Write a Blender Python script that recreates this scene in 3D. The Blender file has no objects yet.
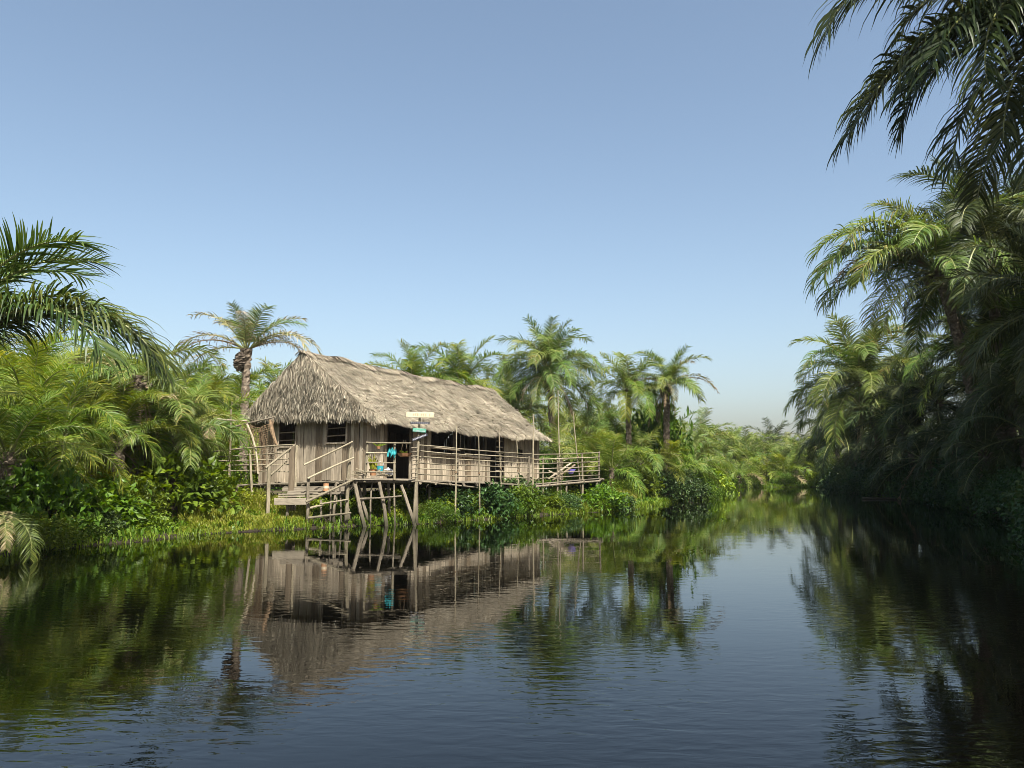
import bpy, math, random
import numpy as np
from mathutils import Vector, Matrix

R = math.radians
rng = np.random.default_rng(7)
rnd = random.Random(11)
SC = bpy.context.scene
COL = SC.collection

# ------------------------------------------------------------------ camera
FPX = 774.0                       # focal length in pixels at 1024 wide
CAMH = 1.8
PITCH = math.atan(84.0 / FPX)
cam_d = bpy.data.cameras.new('camera')
cam_d.sensor_width = 36.0
cam_d.lens = 36.0 * FPX / 1024.0
cam_d.clip_end = 6000.0
cam = bpy.data.objects.new('camera', cam_d)
cam.location = (0, 0, CAMH)
cam.rotation_euler = (math.pi / 2 + PITCH, 0, 0)
COL.objects.link(cam)
SC.camera = cam

# ------------------------------------------------------------------ light
SUN_EL = R(53)
SUN_H = Vector((0.37, -0.929)).normalized()          # towards the sun, on the ground
world = bpy.data.worlds.new('World')
SC.world = world
world.use_nodes = True
wn = world.node_tree.nodes
wl = world.node_tree.links
bg = wn['Background']
sky = wn.new('ShaderNodeTexSky')
sky.sky_type = 'NISHITA'
sky.sun_disc = False
sky.sun_elevation = SUN_EL
sky.sun_rotation = math.atan2(SUN_H.x, SUN_H.y)
sky.air_density = 1.0
sky.dust_density = 3.0
sky.ozone_density = 0.3
tone = wn.new('ShaderNodeHueSaturation')              # humid air: a touch greyer and greener than the model sky, all over
tone.inputs['Hue'].default_value = 0.4925
tone.inputs['Saturation'].default_value = 0.95
wl.new(sky.outputs[0], tone.inputs['Color'])
wl.new(tone.outputs[0], bg.inputs[0])
bg.inputs[1].default_value = 0.085

sun_d = bpy.data.lights.new('sun', 'SUN')
sun_d.energy = 5.0
sun_d.angle = R(0.53)
sun_d.color = (1.0, 0.95, 0.86)
sun = bpy.data.objects.new('sun', sun_d)
sdir = Vector((SUN_H.x * math.cos(SUN_EL), SUN_H.y * math.cos(SUN_EL), math.sin(SUN_EL)))
sun.rotation_euler = sdir.to_track_quat('Z', 'Y').to_euler()
sun.location = (20, -20, 40)
COL.objects.link(sun)

SC.view_settings.view_transform = 'Standard'
SC.view_settings.look = 'None'
SC.view_settings.exposure = 1.25
SC.view_settings.gamma = 1.0
SC.view_settings.use_curve_mapping = False
SC.render.engine = 'CYCLES'
cy = SC.cycles
cy.max_bounces = 7
cy.diffuse_bounces = 3
cy.glossy_bounces = 3
cy.transmission_bounces = 4
cy.transparent_max_bounces = 4
cy.caustics_reflective = False
cy.caustics_refractive = False
cy.use_denoising = True
cy.filter_width = 0.85


def at(px, py, Y):
    """World point seen at picture point (px, py) at ground distance Y."""
    u = (px - 512.0) / FPX
    v = (384.0 - py) / FPX
    x, y, z = u, math.cos(PITCH) - v * math.sin(PITCH), math.sin(PITCH) + v * math.cos(PITCH)
    k = Y / y
    return Vector((x * k, Y, CAMH + z * k))


def gx(px, Y):
    """World x of the picture column px on the ground at distance Y."""
    return (px - 512.0) / FPX * Y * 1.006


# ------------------------------------------------------------------ materials
def new_mat(name):
    m = bpy.data.materials.new(name)
    m.use_nodes = True
    nt = m.node_tree
    nt.nodes.clear()
    return m, nt.nodes, nt.links


def rgb(c):
    return (c[0], c[1], c[2], 1.0)


def ramp(n, stops):
    r = n.new('ShaderNodeValToRGB')
    e = r.color_ramp.elements
    while len(e) < len(stops):
        e.new(0.5)
    for i, (p, c) in enumerate(stops):
        e[i].position = p
        e[i].color = rgb(c)
    return r


def leaf_mat(name, stops, transl=0.35, rough=0.42, spec=0.45, objvar=0.25, hue=0.025):
    m, n, l = new_mat(name)
    at_ = n.new('ShaderNodeAttribute')
    at_.attribute_name = 'tint'
    rp = ramp(n, stops)
    l.new(at_.outputs['Fac'], rp.inputs[0])
    oi = n.new('ShaderNodeObjectInfo')
    hs = n.new('ShaderNodeHueSaturation')
    mr = n.new('ShaderNodeMapRange')
    mr.inputs[3].default_value = 1.0 - objvar
    mr.inputs[4].default_value = 1.0 + objvar
    l.new(oi.outputs['Random'], mr.inputs[0])
    mh = n.new('ShaderNodeMapRange')
    mh.inputs[3].default_value = 0.5 + hue
    mh.inputs[4].default_value = 0.5 - hue
    mm = n.new('ShaderNodeMath')
    mm.operation = 'FRACT'
    mx = n.new('ShaderNodeMath')
    mx.operation = 'MULTIPLY'
    mx.inputs[1].default_value = 7.31
    l.new(oi.outputs['Random'], mx.inputs[0])
    l.new(mx.outputs[0], mm.inputs[0])
    l.new(mm.outputs[0], mh.inputs[0])
    l.new(mh.outputs[0], hs.inputs['Hue'])
    l.new(mr.outputs[0], hs.inputs['Value'])
    l.new(rp.outputs[0], hs.inputs['Color'])
    p = n.new('ShaderNodeBsdfPrincipled')
    p.inputs['Roughness'].default_value = rough
    p.inputs['Specular IOR Level'].default_value = spec
    l.new(hs.outputs[0], p.inputs['Base Color'])
    t = n.new('ShaderNodeBsdfTranslucent')
    hb = n.new('ShaderNodeHueSaturation')
    hb.inputs['Hue'].default_value = 0.485
    hb.inputs['Saturation'].default_value = 1.1
    hb.inputs['Value'].default_value = 1.5
    l.new(hs.outputs[0], hb.inputs['Color'])
    l.new(hb.outputs[0], t.inputs[0])
    mix = n.new('ShaderNodeMixShader')
    mix.inputs[0].default_value = transl
    l.new(p.outputs[0], mix.inputs[1])
    l.new(t.outputs[0], mix.inputs[2])
    o = n.new('ShaderNodeOutputMaterial')
    l.new(mix.outputs[0], o.inputs[0])
    return m


def wood_mat(name, c1, c2, rough=0.85, scale=6.0, stretch=0.12, axis=2):
    m, n, l = new_mat(name)
    tc = n.new('ShaderNodeTexCoord')
    mp = n.new('ShaderNodeMapping')
    sc = [1.0, 1.0, 1.0]
    sc[axis] = stretch
    mp.inputs['Scale'].default_value = sc
    geo = n.new('ShaderNodeNewGeometry')
    l.new(geo.outputs['Position'], mp.inputs['Vector'])
    nz = n.new('ShaderNodeTexNoise')
    nz.inputs['Scale'].default_value = scale * 4
    nz.inputs['Detail'].default_value = 6
    l.new(mp.outputs[0], nz.inputs['Vector'])
    nb = n.new('ShaderNodeTexNoise')
    nb.inputs['Scale'].default_value = 1.3
    nb.inputs['Detail'].default_value = 4
    l.new(geo.outputs['Position'], nb.inputs['Vector'])
    ad = n.new('ShaderNodeMix')
    ad.inputs[0].default_value = 0.4
    l.new(nz.outputs[0], ad.inputs[2])
    l.new(nb.outputs[0], ad.inputs[3])
    rp = ramp(n, [(0.3, c1), (0.7, c2)])
    l.new(ad.outputs[0], rp.inputs[0])
    oi = n.new('ShaderNodeObjectInfo')
    mr = n.new('ShaderNodeMapRange')
    mr.inputs[3].default_value = 0.7
    mr.inputs[4].default_value = 1.25
    l.new(oi.outputs['Random'], mr.inputs[0])
    hs = n.new('ShaderNodeHueSaturation')
    l.new(mr.outputs[0], hs.inputs['Value'])
    l.new(rp.outputs[0], hs.inputs['Color'])
    p = n.new('ShaderNodeBsdfPrincipled')
    p.inputs['Roughness'].default_value = rough
    p.inputs['Specular IOR Level'].default_value = 0.2
    sz = n.new('ShaderNodeSeparateXYZ')
    l.new(geo.outputs['Position'], sz.inputs[0])
    az_ = n.new('ShaderNodeMath')
    az_.operation = 'MULTIPLY_ADD'
    az_.inputs[1].default_value = 0.7
    l.new(nb.outputs[0], az_.inputs[0])
    l.new(sz.outputs[2], az_.inputs[2])
    st_ = n.new('ShaderNodeMapRange')
    st_.inputs[1].default_value = 0.42
    st_.inputs[2].default_value = 0.95
    l.new(az_.outputs[0], st_.inputs[0])
    mxs = n.new('ShaderNodeMix')
    mxs.data_type = 'RGBA'
    mxs.inputs[6].default_value = (0.045, 0.042, 0.026, 1)         # tide stain and algae
    l.new(st_.outputs[0], mxs.inputs[0])
    l.new(hs.outputs[0], mxs.inputs[7])
    l.new(mxs.outputs[2], p.inputs['Base Color'])
    bp = n.new('ShaderNodeBump')
    bp.inputs['Strength'].default_value = 0.5
    bp.inputs['Distance'].default_value = 0.01
    l.new(nz.outputs[0], bp.inputs['Height'])
    l.new(bp.outputs[0], p.inputs['Normal'])
    o = n.new('ShaderNodeOutputMaterial')
    l.new(p.outputs[0], o.inputs[0])
    return m


def plain_mat(name, c, rough=0.6, var=0.2, scale=8.0):
    m, n, l = new_mat(name)
    geo = n.new('ShaderNodeNewGeometry')
    nz = n.new('ShaderNodeTexNoise')
    nz.inputs['Scale'].default_value = scale
    nz.inputs['Detail'].default_value = 5
    l.new(geo.outputs['Position'], nz.inputs['Vector'])
    rp = ramp(n, [(0.3, [k * (1 - var) for k in c]), (0.7, [min(1, k * (1 + var)) for k in c])])
    l.new(nz.outputs[0], rp.inputs[0])
    p = n.new('ShaderNodeBsdfPrincipled')
    p.inputs['Roughness'].default_value = rough
    l.new(rp.outputs[0], p.inputs['Base Color'])
    o = n.new('ShaderNodeOutputMaterial')
    l.new(p.outputs[0], o.inputs[0])
    return m


M = {}
M['frond'] = leaf_mat('palm leaflet', [(0.0, (0.045, 0.072, 0.012)), (0.5, (0.085, 0.132, 0.020)),
                                       (0.85, (0.145, 0.18, 0.032)), (1.0, (0.24, 0.21, 0.065))],
                      transl=0.3, rough=0.48, spec=0.35)
M['frond_bright'] = leaf_mat('young palm leaflet', [(0.0, (0.065, 0.105, 0.012)), (0.6, (0.108, 0.162, 0.018)),
                                                    (1.0, (0.23, 0.235, 0.03))], transl=0.4, rough=0.5, spec=0.3)
M['frond_dark'] = leaf_mat('shade-darkened palm leaflet', [(0.0, (0.018, 0.030, 0.008)), (0.6, (0.034, 0.050, 0.012)),  # dark tone puts the shade of the right-hand palms into the leaf colour
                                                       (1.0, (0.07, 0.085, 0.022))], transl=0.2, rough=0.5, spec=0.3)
M['frond_near'] = leaf_mat('near palm leaflet', [(0.0, (0.028, 0.052, 0.012)), (0.6, (0.065, 0.10, 0.02)), (1.0, (0.12, 0.15, 0.032))], transl=0.25, rough=0.45, spec=0.4)
M['frond_dry'] = leaf_mat('dry palm leaflet', [(0.0, (0.13, 0.095, 0.05)), (0.5, (0.23, 0.175, 0.095)),
                                               (1.0, (0.33, 0.27, 0.17))], transl=0.2, rough=0.8, spec=0.2)
M['frond_half'] = leaf_mat('withering palm leaflet', [(0.0, (0.07, 0.095, 0.025)), (0.45, (0.12, 0.14, 0.045)),
                                                      (0.7, (0.24, 0.20, 0.09)), (1.0, (0.34, 0.29, 0.17))],
                           transl=0.25, rough=0.6, spec=0.3)
M['rachis'] = plain_mat('palm leaf stalk', (0.17, 0.18, 0.055), 0.5, 0.3, 4)
M['rachis_dry'] = plain_mat('dry palm leaf stalk', (0.24, 0.17, 0.09), 0.8, 0.3, 4)
M['shrub'] = leaf_mat('shrub leaf', [(0.0, (0.05, 0.085, 0.010)), (0.5, (0.09, 0.155, 0.014)),
                                     (1.0, (0.175, 0.24, 0.024))], transl=0.4, rough=0.45, spec=0.35)
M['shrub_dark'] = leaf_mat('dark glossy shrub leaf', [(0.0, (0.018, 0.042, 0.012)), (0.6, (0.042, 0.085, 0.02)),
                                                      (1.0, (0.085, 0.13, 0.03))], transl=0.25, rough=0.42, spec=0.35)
M['shrub_yellow'] = leaf_mat('yellow green shrub leaf', [(0.0, (0.08, 0.12, 0.014)), (0.6, (0.17, 0.225, 0.02)),
                                                         (1.0, (0.29, 0.31, 0.03))], transl=0.42, rough=0.5, spec=0.3)
M['grass'] = leaf_mat('bank grass', [(0.0, (0.07, 0.105, 0.012)), (0.6, (0.155, 0.20, 0.02)), (0.85, (0.24, 0.25, 0.04)),
                                     (1.0, (0.29, 0.25, 0.10))], transl=0.38, rough=0.55, spec=0.25)
M['stem'] = plain_mat('shrub stem', (0.10, 0.075, 0.045), 0.85, 0.35, 6)
M['plank'] = wood_mat('weathered plank', (0.15, 0.122, 0.086), (0.42, 0.36, 0.268), scale=5, stretch=0.1)
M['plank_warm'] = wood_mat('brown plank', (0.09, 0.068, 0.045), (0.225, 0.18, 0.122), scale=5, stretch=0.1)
M['board'] = wood_mat('deck board', (0.105, 0.09, 0.068), (0.25, 0.215, 0.16), scale=4, stretch=0.3, axis=0)
M['pole'] = wood_mat('peeled pole', (0.125, 0.105, 0.068), (0.30, 0.26, 0.18), scale=8, stretch=0.3)
M['log'] = wood_mat('old stilt log', (0.075, 0.062, 0.043), (0.235, 0.20, 0.148), scale=6, stretch=0.3)
M['cream'] = plain_mat('cream sign paint', (0.47, 0.41, 0.28), 0.6, 0.12, 20)
M['black'] = plain_mat('black sign paint', (0.02, 0.02, 0.025), 0.6, 0.3, 20)
M['green'] = plain_mat('green sign paint', (0.08, 0.28, 0.19), 0.6, 0.2, 20)
M['letter'] = plain_mat('pale lettering', (0.30, 0.30, 0.33), 0.6, 0.1, 20)
M['letter_brown'] = plain_mat('faded brown lettering', (0.22, 0.16, 0.09), 0.6, 0.1, 20)
M['turquoise'] = plain_mat('turquoise cloth', (0.02, 0.24, 0.26), 0.8, 0.25, 14)
M['teal'] = plain_mat('teal plastic', (0.03, 0.30, 0.36), 0.4, 0.1, 14)
M['purple'] = plain_mat('violet plastic', (0.20, 0.17, 0.58), 0.4, 0.15, 14)
M['clay'] = plain_mat('clay pot', (0.34, 0.17, 0.08), 0.8, 0.2, 14)
M['metal'] = plain_mat('dull tin', (0.42, 0.41, 0.40), 0.45, 0.25, 14)
M['net'] = plain_mat('brown fishing net', (0.15, 0.10, 0.055), 0.95, 0.35, 12)
M['bark'] = None


def make_bark():
    m, n, l = new_mat('palm trunk bark')
    geo = n.new('ShaderNodeNewGeometry')
    nz = n.new('ShaderNodeTexNoise')
    nz.inputs['Scale'].default_value = 7
    nz.inputs['Detail'].default_value = 7
    nz.inputs['Roughness'].default_value = 0.7
    l.new(geo.outputs['Position'], nz.inputs['Vector'])
    rp = ramp(n, [(0.3, (0.055, 0.042, 0.03)), (0.52, (0.14, 0.11, 0.08)), (0.72, (0.29, 0.25, 0.19))])
    l.new(nz.outputs[0], rp.inputs[0])
    p = n.new('ShaderNodeBsdfPrincipled')
    p.inputs['Roughness'].default_value = 0.9
    p.inputs['Specular IOR Level'].default_value = 0.15
    l.new(rp.outputs[0], p.inputs['Base Color'])
    b = n.new('ShaderNodeBump')
    b.inputs['Distance'].default_value = 0.05
    l.new(nz.outputs[0], b.inputs['Height'])
    l.new(b.outputs[0], p.inputs['Normal'])
    o = n.new('ShaderNodeOutputMaterial')
    l.new(p.outputs[0], o.inputs[0])
    return m


M['bark'] = make_bark()


def make_thatch():
    m, n, l = new_mat('dry palm thatch')
    a = n.new('ShaderNodeAttribute')
    a.attribute_name = 'tint'
    geo = n.new('ShaderNodeNewGeometry')
    nz = n.new('ShaderNodeTexNoise')
    nz.inputs['Scale'].default_value = 0.9
    nz.inputs['Detail'].default_value = 5
    l.new(geo.outputs['Position'], nz.inputs['Vector'])
    rp = ramp(n, [(0.0, (0.10, 0.081, 0.055)), (0.35, (0.215, 0.180, 0.120)), (0.75, (0.32, 0.275, 0.19)), (1.0, (0.45, 0.40, 0.29))])
    l.new(a.outputs['Fac'], rp.inputs[0])
    mr = n.new('ShaderNodeMapRange')
    mr.inputs[1].default_value = 0.3
    mr.inputs[2].default_value = 0.7
    mr.inputs[3].default_value = 0.58
    mr.inputs[4].default_value = 1.14
    l.new(nz.outputs[0], mr.inputs[0])
    hs = n.new('ShaderNodeHueSaturation')
    hs.inputs['Saturation'].default_value = 0.88
    l.new(mr.outputs[0], hs.inputs['Value'])
    l.new(rp.outputs[0], hs.inputs['Color'])
    p = n.new('ShaderNodeBsdfPrincipled')
    p.inputs['Roughness'].default_value = 0.85
    p.inputs['Specular IOR Level'].default_value = 0.2
    l.new(hs.outputs[0], p.inputs['Base Color'])
    o = n.new('ShaderNodeOutputMaterial')
    l.new(p.outputs[0], o.inputs[0])
    return m


M['thatch'] = make_thatch()


def make_ground():
    m, n, l = new_mat('river bank soil')
    geo = n.new('ShaderNodeNewGeometry')
    nz = n.new('ShaderNodeTexNoise')
    nz.inputs['Scale'].default_value = 1.4
    nz.inputs['Detail'].default_value = 8
    l.new(geo.outputs['Position'], nz.inputs['Vector'])
    rp = ramp(n, [(0.3, (0.035, 0.027, 0.018)), (0.5, (0.075, 0.058, 0.036)), (0.68, (0.06, 0.07, 0.02))])
    l.new(nz.outputs[0], rp.inputs[0])
    sx = n.new('ShaderNodeSeparateXYZ')
    l.new(geo.outputs['Position'], sx.inputs[0])
    wet = n.new('ShaderNodeMapRange')
    wet.inputs[1].default_value = 0.05
    wet.inputs[2].default_value = 0.32
    l.new(sx.outputs[2], wet.inputs[0])
    mxw = n.new('ShaderNodeMix')
    mxw.data_type = 'RGBA'
    mxw.inputs[6].default_value = (0.022, 0.017, 0.011, 1)       # soaked mud along the water line
    l.new(wet.outputs[0], mxw.inputs[0])
    l.new(rp.outputs[0], mxw.inputs[7])
    p = n.new('ShaderNodeBsdfPrincipled')
    p.inputs['Roughness'].default_value = 0.85
    p.inputs['Specular IOR Level'].default_value = 0.2
    l.new(mxw.outputs[2], p.inputs['Base Color'])
    b = n.new('ShaderNodeBump')
    b.inputs['Distance'].default_value = 0.06
    l.new(nz.outputs[0], b.inputs['Height'])
    l.new(b.outputs[0], p.inputs['Normal'])
    o = n.new('ShaderNodeOutputMaterial')
    l.new(p.outputs[0], o.inputs[0])
    return m


def make_water():
    m, n, l = new_mat('dark river water')
    geo = n.new('ShaderNodeNewGeometry')
    mp = n.new('ShaderNodeMapping')
    mp.inputs['Scale'].default_value = (0.42, 1.0, 1.0)
    mp.inputs['Rotation'].default_value = (0, 0, R(12))
    l.new(geo.outputs['Position'], mp.inputs['Vector'])
    n1 = n.new('ShaderNodeTexNoise')
    n1.inputs['Scale'].default_value = 8.5
    n1.inputs['Detail'].default_value = 2.5
    n1.inputs['Roughness'].default_value = 0.45
    n1.inputs['Distortion'].default_value = 0.4
    l.new(mp.outputs[0], n1.inputs['Vector'])
    n2 = n.new('ShaderNodeTexNoise')
    n2.inputs['Scale'].default_value = 1.5
    n2.inputs['Detail'].default_value = 1.0
    l.new(mp.outputs[0], n2.inputs['Vector'])
    # breeze patches: ripples are stronger in some places of the river than in others
    n3 = n.new('ShaderNodeTexNoise')
    n3.inputs['Scale'].default_value = 0.22
    n3.inputs['Detail'].default_value = 2.0
    l.new(geo.outputs['Position'], n3.inputs['Vector'])
    mr = n.new('ShaderNodeMapRange')
    mr.inputs[1].default_value = 0.38
    mr.inputs[2].default_value = 0.66
    mr.inputs[3].default_value = 0.12
    mr.inputs[4].default_value = 1.0
    l.new(n3.outputs[0], mr.inputs[0])
    b1 = n.new('ShaderNodeBump')
    b1.inputs['Distance'].default_value = 0.0070
    # the open reach near the boat is ruffled, the water under the banks lies sheltered
    sy = n.new('ShaderNodeSeparateXYZ')
    l.new(geo.outputs['Position'], sy.inputs[0])
    ms = n.new('ShaderNodeMapRange')
    ms.inputs[1].default_value = 4.0
    ms.inputs[2].default_value = 15.0
    ms.inputs[3].default_value = 1.0
    ms.inputs[4].default_value = 0.2
    l.new(sy.outputs[1], ms.inputs[0])
    mu = n.new('ShaderNodeMath')
    mu.operation = 'MULTIPLY'
    l.new(mr.outputs[0], mu.inputs[0])
    l.new(ms.outputs[0], mu.inputs[1])
    l.new(mu.outputs[0], b1.inputs['Strength'])
    l.new(n1.outputs[0], b1.inputs['Height'])
    b2 = n.new('ShaderNodeBump')
    b2.inputs['Distance'].default_value = 0.0022
    b2.inputs['Strength'].default_value = 0.6
    l.new(n2.outputs[0], b2.inputs['Height'])
    l.new(b1.outputs[0], b2.inputs['Normal'])
    p = n.new('ShaderNodeBsdfPrincipled')
    p.inputs['Base Color'].default_value = (0.0008, 0.0008, 0.0006, 1)
    p.inputs['Roughness'].default_value = 0.015
    p.inputs['IOR'].default_value = 1.333
    l.new(b2.outputs[0], p.inputs['Normal'])
    o = n.new('ShaderNodeOutputMaterial')
    l.new(p.outputs[0], o.inputs[0])
    return m


M['ground'] = make_ground()
M['water'] = make_water()


# ------------------------------------------------------------------ object helpers
def mesh_np(name, V, F, mats, tint=None, fmat=None, smooth=False):
    me = bpy.data.meshes.new(name)
    me.from_pydata([tuple(v) for v in V], [], F)
    for m in mats:
        me.materials.append(m)
    if tint is not None:
        a = me.attributes.new('tint', 'FLOAT', 'FACE')
        a.data.foreach_set('value', np.asarray(tint, dtype=np.float32))
    if fmat is not None:
        me.polygons.foreach_set('material_index', np.asarray(fmat, dtype=np.int32))
    if smooth:
        me.polygons.foreach_set('use_smooth', np.ones(len(F), dtype=bool))
    me.update()
    return me


def link(name, me, parent=None, loc=(0, 0, 0), rot=(0, 0, 0), scale=(1, 1, 1)):
    o = bpy.data.objects.new(name, me)
    o.location = loc
    o.rotation_euler = rot
    o.scale = scale if hasattr(scale, '__len__') else (scale,) * 3
    COL.objects.link(o)
    if parent is not None:
        o.parent = parent
    return o


def tag(o, label, cat, group=None, kind=None):
    if label:
        o['label'] = label
    if cat:
        o['category'] = cat
    if group:
        o['group'] = group
    if kind:
        o['kind'] = kind
    return o


def thing(name, label, cat, loc, group=None, rz=0.0):
    o = link(name, None, None, loc, (0, 0, rz))
    return tag(o, label, cat, group)


def tube_data(pts, radii, sides=7):
    """A bent, tapering pole with closed ends."""
    pts = [Vector(p) for p in pts]
    V, F = [], []
    for i, p in enumerate(pts):
        d = (pts[min(i + 1, len(pts) - 1)] - pts[max(i - 1, 0)]).normalized()
        up = Vector((0, 0, 1)) if abs(d.z) < 0.9 else Vector((1, 0, 0))
        a = d.cross(up).normalized()
        b = d.cross(a).normalized()
        r = radii[i] if hasattr(radii, '__len__') else radii
        for k in range(sides):
            t = 2 * math.pi * k / sides
            V.append(p + a * (r * math.cos(t)) + b * (r * math.sin(t)))
    for i in range(len(pts) - 1):
        for k in range(sides):
            k2 = (k + 1) % sides
            F.append((i * sides + k, i * sides + k2, (i + 1) * sides + k2, (i + 1) * sides + k))
    F.append(tuple(reversed(range(sides))))
    n = (len(pts) - 1) * sides
    F.append(tuple(n + k for k in range(sides)))
    return V, F


def pole(name, parent, p0, p1, r=0.03, mat='pole', bend=0.012, taper=0.75, segs=5, sides=7):
    """A round wooden pole from p0 to p1 in world coordinates, slightly crooked."""
    p0, p1 = Vector(p0), Vector(p1)
    L = (p1 - p0).length
    off = Vector((rnd.uniform(-1, 1), rnd.uniform(-1, 1), rnd.uniform(-1, 1))) * bend * L
    base = Vector(parent.location) if parent is not None else Vector((0, 0, 0))
    pts, rad = [], []
    for i in range(segs + 1):
        t = i / segs
        j = Vector((rnd.uniform(-1, 1), rnd.uniform(-1, 1), rnd.uniform(-1, 1))) * 0.12 * r
        pts.append(p0.lerp(p1, t) + off * math.sin(math.pi * t) + j - p0)
        rad.append(r * (1 + (taper - 1) * t) * rnd.uniform(0.92, 1.08))
    V, F = tube_data(pts, rad, sides)
    me = mesh_np(name, V, F, [M[mat]], smooth=False)
    return link(name, me, parent, p0 - base)


_boards = []


def unit_boards():
    """Four unit boards (x width, y thickness, z length) with uneven sawn ends and worn edges."""
    for k in range(5):
        V, F = [], []
        prof = [(-.5, -.35), (-.42, -.5), (.42, -.5), (.5, -.35), (.5, .35), (.42, .5), (-.42, .5), (-.5, .35)]
        n = 4
        for i in range(n + 1):
            t = i / n
            for (x, y) in prof:
                z = t
                if i == 0:
                    z += rnd.uniform(0, .008) + x * rnd.uniform(-.012, .012)
                if i == n:
                    z += rnd.uniform(-.012, 0) + x * rnd.uniform(-.02, .02)
                V.append((x * (1 + rnd.uniform(-.04, .04)) + 0.05 * math.sin(t * 3 + k), y + 0.2 * math.sin(t * 2.4 + k * 2), z))
        for i in range(n):
            for j in range(8):
                j2 = (j + 1) % 8
                F.append((i * 8 + j, i * 8 + j2, (i + 1) * 8 + j2, (i + 1) * 8 + j))
        F.append(tuple(reversed(range(8))))
        F.append(tuple(n * 8 + j for j in range(8)))
        _boards.append((V, F))


unit_boards()
_board_mesh = {}


def board(name, parent, p0, p1, width, thick, side, mat='plank'):
    """A sawn board running from p0 to p1 (world); 'side' is the direction of its width."""
    k = rnd.randrange(5)
    key = (k, mat)
    if key not in _board_mesh:
        V, F = _boards[k]
        _board_mesh[key] = mesh_np('board', V, F, [M[mat]])
    p0, p1 = Vector(p0), Vector(p1)
    d = p1 - p0
    L = d.length
    z = d.normalized()
    x = Vector(side)
    x = (x - z * x.dot(z)).normalized()
    y = z.cross(x)
    mat3 = Matrix((x * width, y * thick, z * L)).transposed()
    base = Vector(parent.location) if parent is not None else Vector((0, 0, 0))
    o = link(name, _board_mesh[key], parent)
    o.matrix_local = Matrix.Translation(p0 - base) @ mat3.to_4x4()
    return o


def nest(child, part):
    """Hang a piece under a part of the same thing without moving it."""
    child.parent = part
    child.matrix_parent_inverse = part.matrix_basis.inverted()
    return child


# ------------------------------------------------------------------ terrain and water
LEFT = [(-14, -40), (-13, 0), (-12, 8), (-11.2, 13), (-10.6, 16), (-9.6, 18.4), (-8.7, 21.2), (-6.6, 23.2), (-4.6, 24.2), (-2.4, 25.7),
        (0.8, 29.9), (3.9, 32.3), (6.0, 35.6), (8.3, 41.5), (11.2, 46.0), (12.6, 52.0), (14.5, 63.0), (18.5, 71.5), (23.4, 74)]
RIGHT = [(30.5, 74), (28.2, 66), (25.4, 58), (23.6, 46), (20.2, 34), (17.9, 26.4), (13.6, 19), (10.0, 13), (9.0, 8), (9.2, 0), (11, -40)]
POLY = np.array(LEFT + RIGHT, dtype=float)


def river_dist(x, y):
    """Signed distance to the shore: negative in the river."""
    x = np.asarray(x, float)
    y = np.asarray(y, float)
    A = POLY
    B = np.roll(POLY, -1, axis=0)
    best = np.full(x.shape, 1e9)
    inside = np.zeros(x.shape, bool)
    for (ax, ay), (bx, by) in zip(A, B):
        dx, dy = bx - ax, by - ay
        t = np.clip(((x - ax) * dx + (y - ay) * dy) / (dx * dx + dy * dy), 0, 1)
        best = np.minimum(best, np.hypot(x - ax - t * dx, y - ay - t * dy))
        c = (ay > y) != (by > y)
        with np.errstate(divide='ignore', invalid='ignore'):
            xi = ax + (y - ay) * dx / (dy if dy != 0 else 1e-9)
        inside ^= c & (x < xi)
    return np.where(inside, -best, best)


def wob(x, y):
    return (np.sin(x * 1.7 + 1.3 * np.sin(y * .9)) + np.sin(y * 2.1 + 1.1 * np.sin(x * 1.2)) + .6 * np.sin(x * 4.1 + y * 3.3)) / 2.6


def ground_z(x, y):
    x = np.asarray(x, float)
    y = np.asarray(y, float)
    d = river_dist(x, y) + 0.35 * wob(x * .8, y * .8)
    land = 0.03 + 0.16 * np.clip(d, 0, 2) + 0.07 * np.clip(d - 2, 0, 5) + 0.05 * wob(x, y) * np.clip(d, 0, 1)
    bed = np.maximum(-1.6, 0.45 * d) + 0.0
    return np.where(d > 0, land, bed)


def gz(x, y):
    return float(ground_z(np.array([x]), np.array([y]))[0])


def grid_axis(lo, hi, step, far):
    core = list(np.arange(lo, hi + 1e-6, step))
    out, s, v = [], step, hi
    while v < far:
        s *= 1.7
        v += s
        out.append(v)
    inn, s, v = [], step, lo
    while v > -far:
        s *= 1.7
        v -= s
        inn.append(v)
    return np.array(inn[::-1] + core + out)


xs = grid_axis(-26, 40, 0.5, 3000)
ys = grid_axis(-12, 84, 0.5, 3000)
X, Y = np.meshgrid(xs, ys)
Z = ground_z(X, Y)
V = np.stack([X.ravel(), Y.ravel(), Z.ravel()], 1)
nx = len(xs)
F = [(j * nx + i, j * nx + i + 1, (j + 1) * nx + i + 1, (j + 1) * nx + i) for j in range(len(ys) - 1) for i in range(nx - 1)]
g = link('ground', mesh_np('ground', V, F, [M['ground']], smooth=True))
tag(g, 'dark muddy river bank and forest floor', None, None, 'structure')
w = link('water', mesh_np('water', [(-60, -60, 0), (90, -60, 0), (90, 90, 0), (-60, 90, 0)], [(0, 1, 2, 3)], [M['water']]))
tag(w, 'dark rippled river mirroring hut and palms', None, None, 'structure')


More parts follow.
